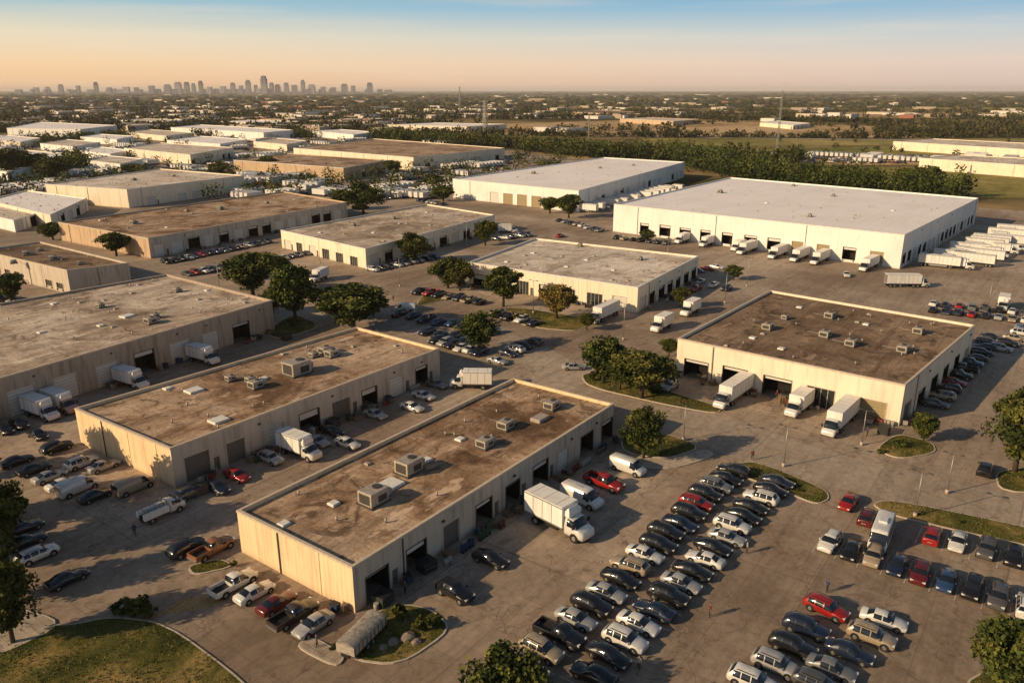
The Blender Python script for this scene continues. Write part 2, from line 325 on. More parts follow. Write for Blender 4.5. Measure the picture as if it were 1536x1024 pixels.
building('office_building',7,[(-30,375),(100,405),(193,394),(60,362)],W_GREY,R_DK,auto(11,6,'gg-',1,3,(3,4)),None,[(40,378,S2),(80,385,S2),(20,390,S1),(120,392,S1),(60,372,S1)])
building('warehouse_building',9,[(68,276),(190,284),(366,263),(240,253)],W_CREAM,R_TAN,None,auto(12,9,'--r',0,4,(4,5)),[(200,268,S2),(260,262,S1)],cope=COPEW)
building('distribution_warehouse',10,[(679,268),(868,286),(1027,243),(905,236)],W_WHITE,R_WHITE,auto(13,9,'ttrt',0,5.5,(5,6.5),.3,.78,False),auto(14,9,'or-',1,5,(3.5,4.5),small=False),[(800,258,S2),(900,250,S1),(950,246,S1)],cope=COPEW,pil=12)
building('distribution_warehouse',11,[(921,306),(1357,352),(1468,297),(1095,266)],W_WHITE,R_WHITE,auto(15,8.6,'ooot',.9,5,(3.6,4.6),.1,.98,False),auto(16,6.5,'oor',1.1,4.6,(3,3.8),small=False),
 [(960,292,S1),(1080,286,S2),(1150,301,SK),(1250,291,S1),(1340,312,SK),(1215,321,S1),(1190,276,S1),(1010,280,S1)],cope=COPEW,pil=11)
for z,p,w,r in [(8,[(350,240),(515,252),(582,240),(430,230)],W_BRN,R_BROWN),(9,[(440,222),(620,236),(757,222),(560,208)],W_CREAM,R_BROWN),(8,[(186,222),(285,232),(350,221),(240,214)],W_CREAM,R_TAN),
 (9,[(256,191),(395,199),(440,195),(300,187)],W_WHITE,R_WHITE),(9,[(10,192),(120,194),(175,188),(60,183)],W_WHITE,R_WHITE),(7,[(467,196),(530,202),(565,198),(510,194)],W_WHITE,R_WHITE),
 (8,[(1340,212),(1600,228),(1650,220),(1400,208)],W_CREAM,R_TAN),(8,[(1380,237),(1600,252),(1660,244),(1440,232)],W_CREAM,R_TAN),(6,[(-20,300),(75,322),(130,297),(40,285)],W_CREAM,R_WHITE),
 (5,[(-60,312),(20,330),(60,318),(-10,302)],W_WHITE,R_TAN),(6,[(130,240),(180,246),(215,238),(160,233)],W_WHITE,R_TAN),(6,[(250,210),(330,216),(370,209),(300,204)],W_WHITE,R_WHITE),(6,[(60,215),(110,220),(150,213),(100,209)],W_WHITE,R_TAN),(6,[(850,168),(930,171),(960,168),(890,165)],W_BRN,R_DK),
 (6,[(0,232),(60,240),(110,231),(40,225)],W_CREAM,R_WHITE),(6,[(190,198),(250,204),(290,199),(225,194)],W_CREAM,R_TAN),(7,[(930,178),(1010,182),(1050,179),(970,176)],W_BRN,R_TAN),(6,[(1140,184),(1190,188),(1215,185),(1165,181)],W_CREAM,R_WHITE),(7,[(580,187),(700,190),(760,186),(650,184)],W_CREAM,R_WHITE),
 (6,[(-40,250),(10,258),(50,249),(0,243)],W_WHITE,R_WHITE),(6,[(-30,208),(30,213),(60,207),(10,203)],W_CREAM,R_WHITE),(6,[(120,226),(165,231),(195,225),(150,220)],W_WHITE,R_WHITE),(6,[(380,212),(430,217),(460,211),(415,207)],W_CREAM,R_TAN),(6,[(120,205),(175,209),(200,204),(150,201)],W_WHITE,R_WHITE),(7,[(330,182),(420,185),(450,182),(370,180)],W_CREAM,R_WHITE),(7,[(180,180),(250,183),(280,180),(215,178)],W_WHITE,R_TAN)]:
    building('warehouse_building',z,p,w,r,None,auto(int(p[0][0])+500,11,'rro-',0,4.5,(4,5),small=False),[],cope=COPEW,pil=9)
# ---------------- vehicles
def loft(b,S,paint=PAINT):
    rings=[]
    for (x,zb,belt,w,zt,wr,_,_) in S:
        h=[(w*.86,zb),(w*.98,zb+.14),(w,(zb+belt)/2+.03),(w*.965,belt),(wr,zt-.07),(wr*.84,zt-.01),(0,zt+.015)]
        pts=[(x,y,z) for y,z in h]+[(x,-y,z) for y,z in h[-2::-1]]; i=len(b.v); b.v+=pts; rings.append(i)
    n=13; k={'p':b.m(paint),'g':b.m(CGL)}
    for a in range(len(S)-1):
        i,j=rings[a],rings[a+1]; sd,tp=S[a][6],S[a][7]
        for e in range(n-1):
            mt=k['p']
            if e in(3,8): mt=k[sd]
            if e in(4,5,6,7): mt=k[tp]
            b.f.append((i+e,i+e+1,j+e+1,j+e)); b.mi.append(mt); b.sm.append(True)
        b.f.append((i+12,i,j,j+12)); b.mi.append(b.m(BLK)); b.sm.append(False)
    b.f.append(tuple(rings[0]+e for e in range(n-1,-1,-1))); b.mi.append(k['p']); b.sm.append(False)
    b.f.append(tuple(rings[-1]+e for e in range(n))); b.mi.append(k['p']); b.sm.append(False)
def wheels(b,xs,w,r=.33,tw=.22,dual=False):
    for x in xs:
        for s in(-1,1):
            b.cyl((x,s*(w-.012),r+.03),(x,s*(w+.012),r+.03),r*1.2,r*1.2,14,BLK); b.cyl((x,s*(w-tw),r),(x,s*(w+.03),r),r,r,14,TYRE); b.cyl((x,s*(w+.0),r),(x,s*(w+.045),r),r*.62,r*.55,10,HUB)
def lights(b,xf,xr,w,zf,zr,hh=.13):
    for s in(-1,1):
        y0,y1=sorted((s*w*.95,s*w*.55)); b.box(xf-.2,xf+.015,y0,y1,zf,zf+hh,HEADL); y0,y1=sorted((s*w*.95,s*w*.6)); b.box(xr-.015,xr+.15,y0,y1,zr,zr+hh,TAILL)
    b.box(xf-.1,xf+.02,-w*.45,w*.45,zf-.12,zf+.08,BLK); b.box(xr-.02,xr+.1,-.26,.26,zr-.16,zr-.04,HEADL)
    b.box(xf-.1,xf+.03,-w*.8,w*.8,zf-.3,zf-.2,BLK)
def sedan(z=0,rl=0,name='sedan'):
    b=MB(); h=z
    loft(b,[(2.32,.36,.55,.70,.62,.58,'p','p'),(2.18,.22,.66,.84,.73,.72,'p','p'),(1.6,.2,.77,.90,.86,.77,'p','p'),(1.0,.2,.87,.91,.96,.76,'p','g'),(.72,.2,.89,.91,1.14+h*.5,.70,'g','g'),(.32,.2,.90,.91,1.38+h,.61,'g','p'),(-.05,.2,.91,.91,1.44+h,.60,'p','p'),(-.13,.2,.91,.91,1.44+h,.60,'g','p'),
     (-.95,.2,.93,.91,1.41+h,.59,'p','g' )]+([(-1.62,.2,.95,.90,1.07,.70,'p','p'),(-2.2,.24,.92,.86,1.02,.72,'p','p'),(-2.33,.38,.80,.78,.88,.62,'p','p')]))
    wheels(b,(1.42,-1.38),.9); lights(b,2.28,-2.3,.8,.58,.74)
    for s in(-1,1): b.box(.62,.82,min(s*.9,s*1.06),max(s*.9,s*1.06),.9,1.03,PAINT)
    return b.mesh(name)
def suv(name='suv',h=0.):
    b=MB()
    loft(b,[(2.32,.42,.66,.74,.78,.62,'p','p'),(2.2,.28,.80,.88,.92,.76,'p','p'),(1.5,.28,.94,.95,1.05,.82,'p','p'),(1.05,.28,1.02,.96,1.12,.80,'p','g'),(.85,.28,1.03,.96,1.28,.76,'g','g'),(.5,.28,1.04,.96,1.62+h,.68,'g','p'),(.0,.28,1.05,.96,1.70+h,.68,'p','p'),(-.08,.28,1.05,.96,1.70+h,.68,'g','p'),
     (-.95,.28,1.06,.96,1.70+h,.67,'p','p'),(-1.03,.28,1.06,.96,1.70+h,.67,'g','p'),(-1.75,.28,1.06,.95,1.66+h,.66,'p','g'),(-2.15,.3,1.06,.94,1.24,.76,'p','p'),(-2.34,.42,.98,.86,1.1,.72,'p','p')])
    wheels(b,(1.42,-1.42),.95,.38,.24); lights(b,2.28,-2.32,.84,.74,.9,.16)
    for s in(-1,1):
        b.box(-1.5,.2,min(s*.6,s*.64),max(s*.6,s*.64),1.72+h,1.77+h,BLK); b.box(.7,.9,min(s*.95,s*1.12),max(s*.95,s*1.12),1.06,1.22,PAINT)
    return b.mesh(name)
def pickup():
    b=MB()
    loft(b,[(2.75,.5,.72,.78,.86,.66,'p','p'),(2.6,.34,.86,.92,1.0,.8,'p','p'),(1.8,.34,1.02,.98,1.14,.86,'p','p'),(1.35,.34,1.08,.99,1.2,.84,'p','g'),(1.15,.34,1.1,.99,1.36,.78,'g','g'),(.8,.34,1.1,.99,1.74,.70,'g','p'),(.3,.34,1.1,.99,1.82,.70,'p','p'),(.22,.34,1.1,.99,1.82,.70,'g','p'),(-.5,.34,1.1,.99,1.80,.69,'p','g'),(-.66,.34,1.1,.98,1.16,.8,'p','p')])
    b.box(-2.8,-.66,-.97,.97,.45,.72,BLK); 
    for s in(-1,1): b.box(-2.78,-.66,min(s*.82,s*.98),max(s*.82,s*.98),.55,1.16,PAINT,0,(0,0,0),.03)
    b.box(-2.86,-2.76,-.96,.96,.55,1.15,PAINT); b.box(-2.98,-2.86,-.9,.9,.5,.66,HUB)
    wheels(b,(1.85,-1.75),.98,.41,.26); lights(b,2.7,-2.83,.88,.8,.9,.2); 
    for s in(-1,1): b.box(1.0,1.2,min(s*.98,s*1.2),max(s*.98,s*1.2),1.12,1.34,BLK)
    return b.mesh('pickup')
def van():
    b=MB()
    loft(b,[(2.75,.45,.75,.8,.9,.66,'p','p'),(2.6,.3,.95,.93,1.08,.8,'p','p'),(2.0,.3,1.1,1.0,1.25,.88,'p','g'),(1.75,.3,1.15,1.0,1.5,.86,'g','g'),(1.3,.3,1.2,1.0,2.08,.80,'g','p'),(.8,.3,1.2,1.0,2.18,.82,'p','p'),(-1.2,.3,1.2,1.0,2.2,.84,'p','p'),(-2.6,.3,1.2,1.0,2.16,.84,'p','p'),(-2.75,.42,1.15,.96,2.05,.8,'p','p')])
    wheels(b,(1.85,-1.75),1.0,.38,.24); lights(b,2.7,-2.75,.88,.78,1.0,.22)
    b.box(-2.78,-2.7,-.78,-.08,1.3,1.9,CGL);b.box(-2.78,-2.7,.08,.78,1.3,1.9,CGL)
    for s in(-1,1): b.box(1.45,1.65,min(s*1.0,s*1.22),max(s*1.0,s*1.22),1.2,1.5,BLK); b.box(-.9,.2,-.02,.02,2.2,2.23,BLK)
    return b.mesh('van')
def bus():
    b=MB()
    loft(b,[(3.6,.45,.8,.85,.95,.7,'p','p'),(3.45,.3,1.0,1.0,1.15,.86,'p','p'),(3.0,.3,1.2,1.1,1.35,.95,'p','g'),(2.7,.3,1.25,1.12,1.9,.93,'g','g'),(2.45,.3,1.3,1.12,2.5,.92,'g','p'),(2.2,.3,1.45,1.14,2.78,.98,'p','p')]+
      [e for k in range(6) for e in ((2.0-k*.9,.3,1.45,1.14,2.8,.98,'g','p'),(1.25-k*.9,.3,1.45,1.14,2.8,.98,'p','p'))]+[(-3.6,.3,1.45,1.12,2.76,.96,'p','p')])
    wheels(b,(2.6,-2.2),1.13,.42,.26); lights(b,3.5,-3.6,.95,.8,1.0,.24); b.box(-1.2,.2,-.5,.5,2.8,3.05,PAINT,0,(0,0,0),.06); b.box(-3.63,-3.55,-.7,.7,1.6,2.3,CGL)
    return b.mesh('bus')
def cab(b,x0,w,h,short=False):
    loft(b,[(x0+2.3,.5,.9,w*.8,1.05,w*.66,'p','p'),(x0+2.15,.4,1.15,w*.95,1.3,w*.8,'p','p'),(x0+1.5,.4,1.3,w,1.45,w*.85,'p','g'),(x0+1.3,.4,1.35,w,1.75,w*.84,'g','g'),(x0+1.0,.4,1.4,w,h-.1,w*.8,'g','p'),(x0+.3,.4,1.4,w,h,w*.82,'p','p'),(x0,.4,1.4,w*.98,h-.02,w*.82,'p','p')])
    lights(b,x0+2.22,x0,w*.9,.85,.9,.2)
    for s in(-1,1): b.box(x0+1.2,x0+1.35,min(s*w,s*(w+.28)),max(s*w,s*(w+.28)),1.5,1.95,BLK)
def cargobox(b,x0,x1,w,z0,z1,mat=BOXW):
    b.box(x0,x1,-w,w,z0,z1,mat,0,(0,0,0),.05)
    for s in(-1,1):
        b.box(x0,x1,min(s*w,s*(w+.02)),max(s*w,s*(w+.02)),z0,z0+.14,STEEL); b.box(x0,x1,min(s*w,s*(w+.02)),max(s*w,s*(w+.02)),z1-.16,z1-.05,STEEL)
        k=x0+1.2
        while k<x1-.3: b.box(k-.025,k+.025,min(s*w,s*(w+.015)),max(s*w,s*(w+.015)),z0+.14,z1-.16,HUB); k+=1.2
        b.box(x0-.03,x0+.01,min(s*.06,s*(w-.1)),max(s*.06,s*(w-.1)),z0+.1,z1-.12,HUB); b.box(x0-.05,x0,min(s*(w-.3),s*(w-.1)),max(s*(w-.3),s*(w-.1)),z0-.05,z0+.08,TAILL)
    k=x0+.8
    while k<x1-.3: b.box(k-.02,k+.02,-w+.06,w-.06,z1,z1+.012,HUB); k+=1.6
def boxtruck():
    b=MB(); cab(b,1.35,1.02,2.25); b.box(-3.5,1.5,-.5,.5,.5,.95,BLK); cargobox(b,-3.7,1.25,1.18,.95,3.2); b.box(1.25,1.9,-.9,.9,2.3,3.1,BOXW,0,(0,0,0),.3); wheels(b,(2.6,),1.02,.42,.28); wheels(b,(-2.2,),1.16,.42,.5); b.box(-1,.6,-1.1,1.1,.5,.85,BLK); return b.mesh('boxtruck')
def semi():
    b=MB(); cab(b,3.6,1.15,2.75); b.box(-6.2,4,-.45,.45,.7,1.1,BLK); cargobox(b,-6.4,3.2,1.25,1.12,3.8); wheels(b,(4.9,2.3,1.2),1.16,.48,.5); wheels(b,(-4.2,-5.3),1.2,.48,.5); b.box(-2.5,-2.2,-.9,.9,.2,1.1,STEEL); return b.mesh('semi')
def trailer():
    b=MB(); b.box(-6.2,5,-.45,.45,.8,1.1,BLK); cargobox(b,-6.4,5.6,1.28,1.12,3.9); wheels(b,(-4.2,-5.3),1.2,.48,.5)
    for s in(-1,1): b.box(2.6,2.8,s*.8-.08,s*.8+.08,.05,1.1,STEEL); b.box(2.45,2.95,s*.8-.2,s*.8+.2,.0,.06,STEEL)
    b.box(-3.2,2,-1.2,-1.17,.45,1.0,STEEL); return b.mesh('trailer')
def utility():
    b=MB(); cab(b,.9,1.0,2.05); b.box(-2.7,1,-.5,.5,.45,.85,BLK)
    for s in(-1,1): b.box(-2.7,.75,min(s*.55,s*1.05),max(s*.55,s*1.05),.8,1.65,BOXW,0,(0,0,0),.04); b.box(-2.7,.7,s*.8-.04,s*.8+.04,2.2,2.28,STEEL); 
    for x in(-2.5,-.9,.6):
        for s in(-1,1): b.box(x-.04,x+.04,s*.8-.04,s*.8+.04,1.6,2.2,STEEL)
        b.box(x-.04,x+.04,-.8,.8,2.2,2.27,STEEL)
    b.box(-2.6,.7,-.55,.55,.85,1.1,BLK); wheels(b,(2.15,-1.7),1.0,.4,.28); return b.mesh('utility')
def covered():
    b=MB(); b.box(-2.9,2.9,-.5,.5,.45,.8,BLK); tarp=simple('grey_tarpaulin',(.38,.35,.31),.85,.2,0,.5); n=8
    for i in range(14):
        x0=-2.8+i*.4; x1=x0+.4; R0=1.0 if i%2 else .96; R1=.96 if i%2 else 1.0
        for j in range(n):
            a0=math.pi*j/n; a1=math.pi*(j+1)/n
            b.face([(x0,1.15*math.cos(a0)*R0,1.75+.35*math.sin(a0)*R0),(x1,1.15*math.cos(a0)*R1,1.75+.35*math.sin(a0)*R1),(x1,1.15*math.cos(a1)*R1,1.75+.35*math.sin(a1)*R1),(x0,1.15*math.cos(a1)*R0,1.75+.35*math.sin(a1)*R0)],tarp,True)
    b.box(-2.8,2.8,-1.1,1.1,.8,1.76,HVAC,0,(0,0,0),.02)
    for k in range(9): 
        for s in(-1,1): b.box(-2.7+k*.66,-2.62+k*.66,min(s*1.1,s*1.15),max(s*1.1,s*1.15),.8,1.76,TRIM)
    b.face([(-2.8,1.1*math.cos(math.pi*j/n),1.75+.33*math.sin(math.pi*j/n)) for j in range(n+1)],tarp); b.face([(2.8,1.1*math.cos(math.pi*j/n),1.75+.33*math.sin(math.pi*j/n)) for j in range(n,-1,-1)],tarp)
    b.box(2.8,4.0,-.06,.06,.5,.62,TRIM); b.cyl((3.9,0,.02),(3.9,0,.75),.05,.05,8,STEEL)
    wheels(b,(.4,-.5),1.06,.36,.24); return b.mesh('covered')
VM=dict(sedan=sedan(),suv=suv(),pickup=pickup(),van=van(),bus=bus(),box=boxtruck(),semi=semi(),trailer=trailer(),util=utility(),hatch=suv('hatch',-.12),cov=covered())
VL=dict(sedan=4.66,suv=4.7,pickup=5.7,van=5.5,bus=7.2,box=7.3,semi=12.4,trailer=12,util=5.9,hatch=4.7,cov=6.2)
VN=dict(sedan='parked_car',suv='parked_suv',hatch='parked_car',pickup='pickup_truck',van='parked_van',bus='shuttle_bus',box='box_truck',semi='semi_trailer_truck',trailer='semi_trailer',util='utility_truck',cov='covered_utility_trailer')
CO=dict(k=(.012,.012,.014),n=(.015,.025,.06),w=(.78,.77,.74),s=(.42,.42,.42),g=(.10,.10,.105),r=(.36,.018,.015),m=(.13,.015,.015),t=(.42,.34,.24),b=(.03,.07,.18),o=(.30,.13,.06),p=(.55,.32,.28),d=(.05,.035,.028),l=(.2,.21,.22))
def veh(k,xy,hd,c,jit=1.5,sc=None):
    s=sc or (1.1 if k=='box' else 1)
    return link(VN[k],VM[k],(xy[0],xy[1],G0+.006),math.radians(hd+random.gauss(0,jit)),s,CO[c])
def V(k,x,y,hd,c,sc=None): z=.7 if VL[k]<5 else 1.2; return veh(k,P(x,y,z+G0),hd,c,1.5,sc)
for a in [('pickup',350,868,0,'w'),('sedan',382,886,0,'w'),('sedan',415,902,0,'m'),('pickup',441,914,0,'d'),('sedan',470,934,180,'s'),('suv',280,820,0,'k'),('pickup',318,816,0,'o'),('sedan',100,866,0,'k'),('hatch',56,830,0,'w'),('sedan',38,810,0,'k'),('sedan',35,790,0,'k'),('suv',5,800,0,'k'),
 ('sedan',25,690,0,'k'),('sedan',50,702,0,'k'),('sedan',74,713,0,'s'),('sedan',95,724,0,'w'),('sedan',143,741,0,'k'),('suv',85,670,0,'k'),('suv',122,693,0,'w'),('sedan',155,697,0,'s'),('suv',284,738,0,'g'),
 ('van',116,726,0,'w'),('van',200,724,0,'t'),('util',240,762,0,'w'),('sedan',325,729,270,'n'),('sedan',355,711,270,'r'),('hatch',406,686,270,'s'),('box',450,672,270,'w'),('sedan',476,660,270,'s'),('sedan',521,663,270,'w'),('sedan',497,645,270,'k'),
 ('sedan',563,620,270,'s'),('sedan',618,609,270,'w'),('sedan',635,592,270,'w'),('sedan',655,575,270,'l'),('box',706,572,126,'w'),('suv',683,886,268,'k'),('sedan',736,836,270,'k'),('box',840,780,262,'w',1.32),('van',873,742,266,'w',1.12),('pickup',907,718,266,'r',1.1),('van',942,696,266,'w'),
 ('sedan',5,642,270,'k'),('sedan',28,634,270,'k'),('sedan',56,650,270,'k'),('pickup',1043,430,180,'r'),('sedan',860,549,310,'s'),('hatch',1005,578,180,'s'),('suv',1478,703,0,'k'),('sedan',746,540,270,'s'),('cov',543,950,10,'s'),
 ('van',608,460,126,'w'),('semi',905,472,180,'w'),('box',992,487,180,'w'),('box',1035,464,180,'w'),('box',1505,457,180,'w'),('box',762,345,306,'w'),('semi',1362,424,306,'w'),('box',478,415,200,'w'),('sedan',840,353,0,'r'),('sedan',1270,411,200,'w'),
 ('suv',1240,911,262,'r'),('sedan',1326,927,272,'w'),('suv',1210,940,270,'n'),('suv',1308,952,270,'t'),('suv',1190,968,270,'k'),('sedan',1275,975,270,'n'),('suv',1165,995,270,'s'),('sedan',1248,1000,270,'l'),('suv',1130,1020,270,'w'),('hatch',1228,1025,270,'g'),('sedan',1100,1048,270,'k'),('sedan',1200,1050,270,'k')]: V(*a)
def dock(k,x,y,Q,side,c='w'):
    p=Vector((*P(x,y,1.6),0)); q=QUADS[Q]; a,b=q[side],q[(side+1)%4]; d=(b-a).normalized(); nr=Vector((d.y,-d.x,0)); w=a+d*((p-a).dot(d))
    p=w+nr*(VL[k]/2*(1.1 if k=='box' else 1)+.5); link(VN[k],VM[k],(p.x,p.y,G0+.006),math.atan2(nr.y,nr.x)+random.gauss(0,.012),1.1 if k=='box' else 1,CO[c])
for a in [('box',82,600,2,1,'p'),('box',48,608,2,1),('box',187,565,2,1),('box',303,532,2,1),('semi',1100,588,3,0),('box',1195,608,3,0),('semi',1265,622,3,0),('box',1030,356,10,0),('box',1062,362,10,0),('box',1098,372,10,0),('semi',1133,368,10,0),('semi',1176,375,10,0),('semi',1206,380,10,0),('semi',1236,384,10,0),('semi',1300,398,10,0)]: dock(*a)
lines=MB()
def row(x0,y0,x1,y1,n,hd,kinds=('sedan','sedan','suv','sedan','suv','hatch','pickup'),cols='kkknnswwglkrtb',world=False,skip=.0,cs=None):
    A=Vector((x0,y0) if world else P(x0,y0,.7)); Bv=Vector((x1,y1) if world else P(x1,y1,.7))
    d=(Bv-A)/max(1,n-1); sp=d.length
    if not world and sp<2.5: n=max(2,int((Bv-A).length/2.7)+1); d=(Bv-A)/(n-1)
    hv=Vector((math.cos(math.radians(hd)),math.sin(math.radians(hd)))); r=math.radians(hd)
    for i in range(n):
        p=A+d*i; c=A+d*(i-.5)
        lines.box(-2.5,2.5,-.05,.05,G0+.008,G0+.012,MARK,r,(c.x,c.y,0))
        if random.random()<skip: continue
        k=random.choice(kinds); col=cs[i%len(cs)] if cs else random.choice(cols)
        flip=180 if random.random()<.2 else 0
        veh(k,(p.x+hv.x*random.uniform(-.35,.35)+random.uniform(-.12,.12),p.y+hv.y*random.uniform(-.35,.35)+random.uniform(-.1,.1)),hd+flip,col,2.2)
row(51.4,36.3,103.5,35.5,18,270,world=True,cs='wtksksktwkknkrklkk')
row(54.6,30.6,104,29.0,17,270,world=True,cs='kkwwnkskwkswkkwkn',kinds=('sedan','sedan','sedan','suv'))
row(91.8,18.6,91.2,-10,12,180,world=True,cs='wktnmbkgwsks',kinds=('sedan','suv','hatch'))
row(101.2,16.2,101.4,16.2,1,180,world=True,cs='m'); V('bus',1322,800,180,'w'); row(101.3,8.6,101.4,-12,8,180,world=True,cs='rwgkwksk',kinds=('sedan','suv','hatch'))
row(104,19.3,104,19.3,1,180,world=True,cs='r')
for a in [(630,437,720,452,7,180),(600,470,660,482,4,180),(680,483,740,497,5,180),(655,510,720,527,6,180),(640,497,700,510,4,180),(760,529,800,512,5,270),(748,470,800,484,4,180),(250,392,400,362,16,270),(280,410,350,398,7,270),(415,388,470,377,6,270),(560,404,650,385,9,270),
 (1402,604,1490,505,12,270),(1500,522,1560,478,7,270),(1400,464,1560,482,16,0),(1400,455,1560,470,12,0),(925,356,1000,364,7,180),(1050,422,1090,432,3,180),(745,358,790,352,5,270),(1045,405,1075,400,3,270),(590,280,660,296,10,180),(630,300,665,306,6,180),(60,395,190,420,8,180),(0,445,60,455,6,180),(840,330,900,345,8,180),(560,300,640,290,12,270)]: row(*a)
for a in [(0,322,150,300,12,270),(0,336,100,322,10,270),(880,316,1015,284,15,270),(1412,398,1522,350,15,270)]: row(*a,kinds=('trailer','trailer','box'),cols='w')
row(1440,400,1540,368,7,270,kinds=('box','trailer','van'),cols='ww')
link('parking_lines',lines.mesh('parking_lines'))
cw=MB()
for k in range(7):
    p=P(255+k*13,912-k*2.2); cw.box(-1.6,1.6,-.16,.16,G0+.008,G0+.012,YMARK,.15,(p[0],p[1],0))
link('crosswalk_marking',cw.mesh('crosswalk'))
def inq(x,y,m=6):
    for q in QUADS:
        ok=True
        for i in range(4):
            a,b=q[i],q[(i+1)%4]; d=(b-a).normalized()
            if (x-a.x)*d.y-(y-a.y)*d.x>m: ok=False;break
        if ok: return True
    return False
fc=MB(); FCM=[simple('far_car_'+str(i),c,.4,.5) for i,c in enumerate([(.5,.5,.48),(.02,.02,.02),(.75,.73,.7),(.08,.08,.09),(.2,.03,.03),(.3,.3,.3)])]
for _ in range(640):
    px=random.uniform(-20,760) if random.random()<.9 else random.uniform(1200,1536); py=random.uniform(203,300) if px<760 else random.uniform(234,246)
    x,y=P(px,py)
    if x<230 and y<300: continue
    if inq(x,y,9): continue
    hr=random.choice((0,90)); n=random.randint(3,12); big=random.random()<.25
    for i in range(n):
        ax=x+(i*(4 if big else 2.8) if hr==90 else 0); ay=y+(i*(4 if big else 2.8) if hr==0 else 0)
        if inq(ax,ay,4): continue
        r=math.radians(hr); o=(ax,ay,.06)
        if big: fc.box(-5,5,-1.25,1.25,1,3.8,FCM[2],r,o,.1); fc.box(-4.5,4.6,-1,1,0,1,FCM[1],r,o)
        else:
            m=random.choice(FCM); fc.box(-2.2,2.2,-.9,.9,.25,.85,m,r,o,.12); fc.box(-1.5,.9,-.78,.78,.85,1.4,FCM[1],r,o,.25); fc.box(-1.2,.5,-.6,.6,1.38,1.45,m,r,o)
link('distant_parked_cars',fc.mesh('farcars'))
# ---------------- vegetation
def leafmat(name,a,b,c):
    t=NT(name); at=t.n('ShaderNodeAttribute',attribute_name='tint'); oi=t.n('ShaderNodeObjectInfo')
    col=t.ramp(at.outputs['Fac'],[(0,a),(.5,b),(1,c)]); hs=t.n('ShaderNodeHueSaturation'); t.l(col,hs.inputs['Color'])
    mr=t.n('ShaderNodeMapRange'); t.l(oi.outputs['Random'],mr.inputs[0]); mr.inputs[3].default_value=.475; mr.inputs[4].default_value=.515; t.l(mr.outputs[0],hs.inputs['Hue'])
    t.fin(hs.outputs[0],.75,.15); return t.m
LEAF=leafmat('foliage',(.022,.036,.009),(.058,.078,.017),(.16,.165,.038)); LEAFA=leafmat('autumn_foliage',(.06,.055,.015),(.16,.12,.03),(.30,.20,.055)); BARK=simple('bark',(.09,.065,.045),.9)
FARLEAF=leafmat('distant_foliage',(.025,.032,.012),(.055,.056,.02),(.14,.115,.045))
def npmesh(name,V_,F_,tint,mat,nv=4):
    me=bpy.data.meshes.new(name); n=len(V_); m=len(F_)
    me.vertices.add(n); me.vertices.foreach_set('co',V_.astype(np.float32).ravel()); me.loops.add(m*nv); me.loops.foreach_set('vertex_index',F_.astype(np.int32).ravel())
    me.polygons.add(m); me.polygons.foreach_set('loop_start',np.arange(0,m*nv,nv,dtype=np.int32))
    try: me.polygons.foreach_set('loop_total',np.full(m,nv,dtype=np.int32))
    except Exception: pass
    me.update(calc_edges=True); me.materials.append(mat)
    a=me.attributes.new('tint','FLOAT','POINT'); a.data.foreach_set('value',tint.astype(np.float32)); return me
def cards(C,size,tint):
    n=len(C); u=rng.normal(size=(n,3)); u/=np.linalg.norm(u,axis=1)[:,None]; w=rng.normal(size=(n,3)); v=np.cross(u,w); v/=np.linalg.norm(v,axis=1)[:,None]
    s=(size*rng.uniform(.6,1.3,n))[:,None]; u*=s; v*=s*.7
    V_=np.stack([C-u,C-v,C+u,C+v],1).reshape(-1,3); return V_,np.arange(n*4).reshape(-1,4),np.repeat(tint,4)
def crown(R,hz,zc,nc,per,size,spread=1.0):
    C=[];T=[]
    for i in range(nc):
        d=rng.normal(size=3); d/=np.linalg.norm(d); rr=rng.uniform(.35,1.0)**.6; c=d*rr*np.array([R,R,hz])*.84; c[2]+=zc
        if d[2]<-.4: c[:2]*=.6
        r=R*rng.uniform(.16,.36); p=rng.normal(size=(per,3)); p/=np.linalg.norm(p,axis=1)[:,None]; p*=(r*rng.uniform(.5,1.2,per))[:,None]; p[:,2]*=.75
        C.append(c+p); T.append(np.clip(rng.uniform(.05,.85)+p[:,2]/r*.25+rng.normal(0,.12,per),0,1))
    return np.concatenate(C),np.concatenate(T)
def tree_mesh(i,mat,R=4.,hz=3.6,zc=5.2):
    C,T=crown(R,hz,zc,54,145,.26); V_,F_,t_=cards(C,.235,T)
    lm=npmesh('leaves',V_,F_,t_,mat)
    b=MB(); z1=zc-hz*.45; b.cyl((0,0,-.1),(.1,.05,z1),.30,.2,9,BARK)
    for k in range(8):
        a=k*2.4+random.random(); q=(math.cos(a)*R*.55,math.sin(a)*R*.55,zc+random.uniform(-.5,1.6)); m=(q[0]*.4,q[1]*.4,z1+1.0); b.cyl((.1,.05,z1-random.uniform(0,.6)),m,.15,.1,6,BARK,cap=False); b.cyl(m,q,.1,.03,5,BARK,cap=False)
    b.cyl((.1,.05,z1),(0,0,zc+hz*.5),.2,.05,6,BARK,cap=False)
    return b.mesh('trunk'),lm
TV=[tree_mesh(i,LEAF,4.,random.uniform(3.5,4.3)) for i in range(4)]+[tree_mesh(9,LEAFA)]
def tree(x,y,ytop,w,v=None,name='broadleaf_tree'):
    h=hgt(y,ytop)*1.08; p=P(x,y); F,D=_fd(y); wid=w*H/D*1.22
    e=bpy.data.objects.new(name,None); scene.collection.objects.link(e); e.location=(*p,G0); e.rotation_euler[2]=random.uniform(0,6.3)
    sx=wid/8.2; sz=h/9.2; e.scale=(sx,sx*random.uniform(.88,1.1),sz); t,l=TV[random.randrange(4) if v is None else v]
    for n,d in(('trunk',t),('crown',l)):
        o=bpy.data.objects.new(n,d); scene.collection.objects.link(o); o.parent=e
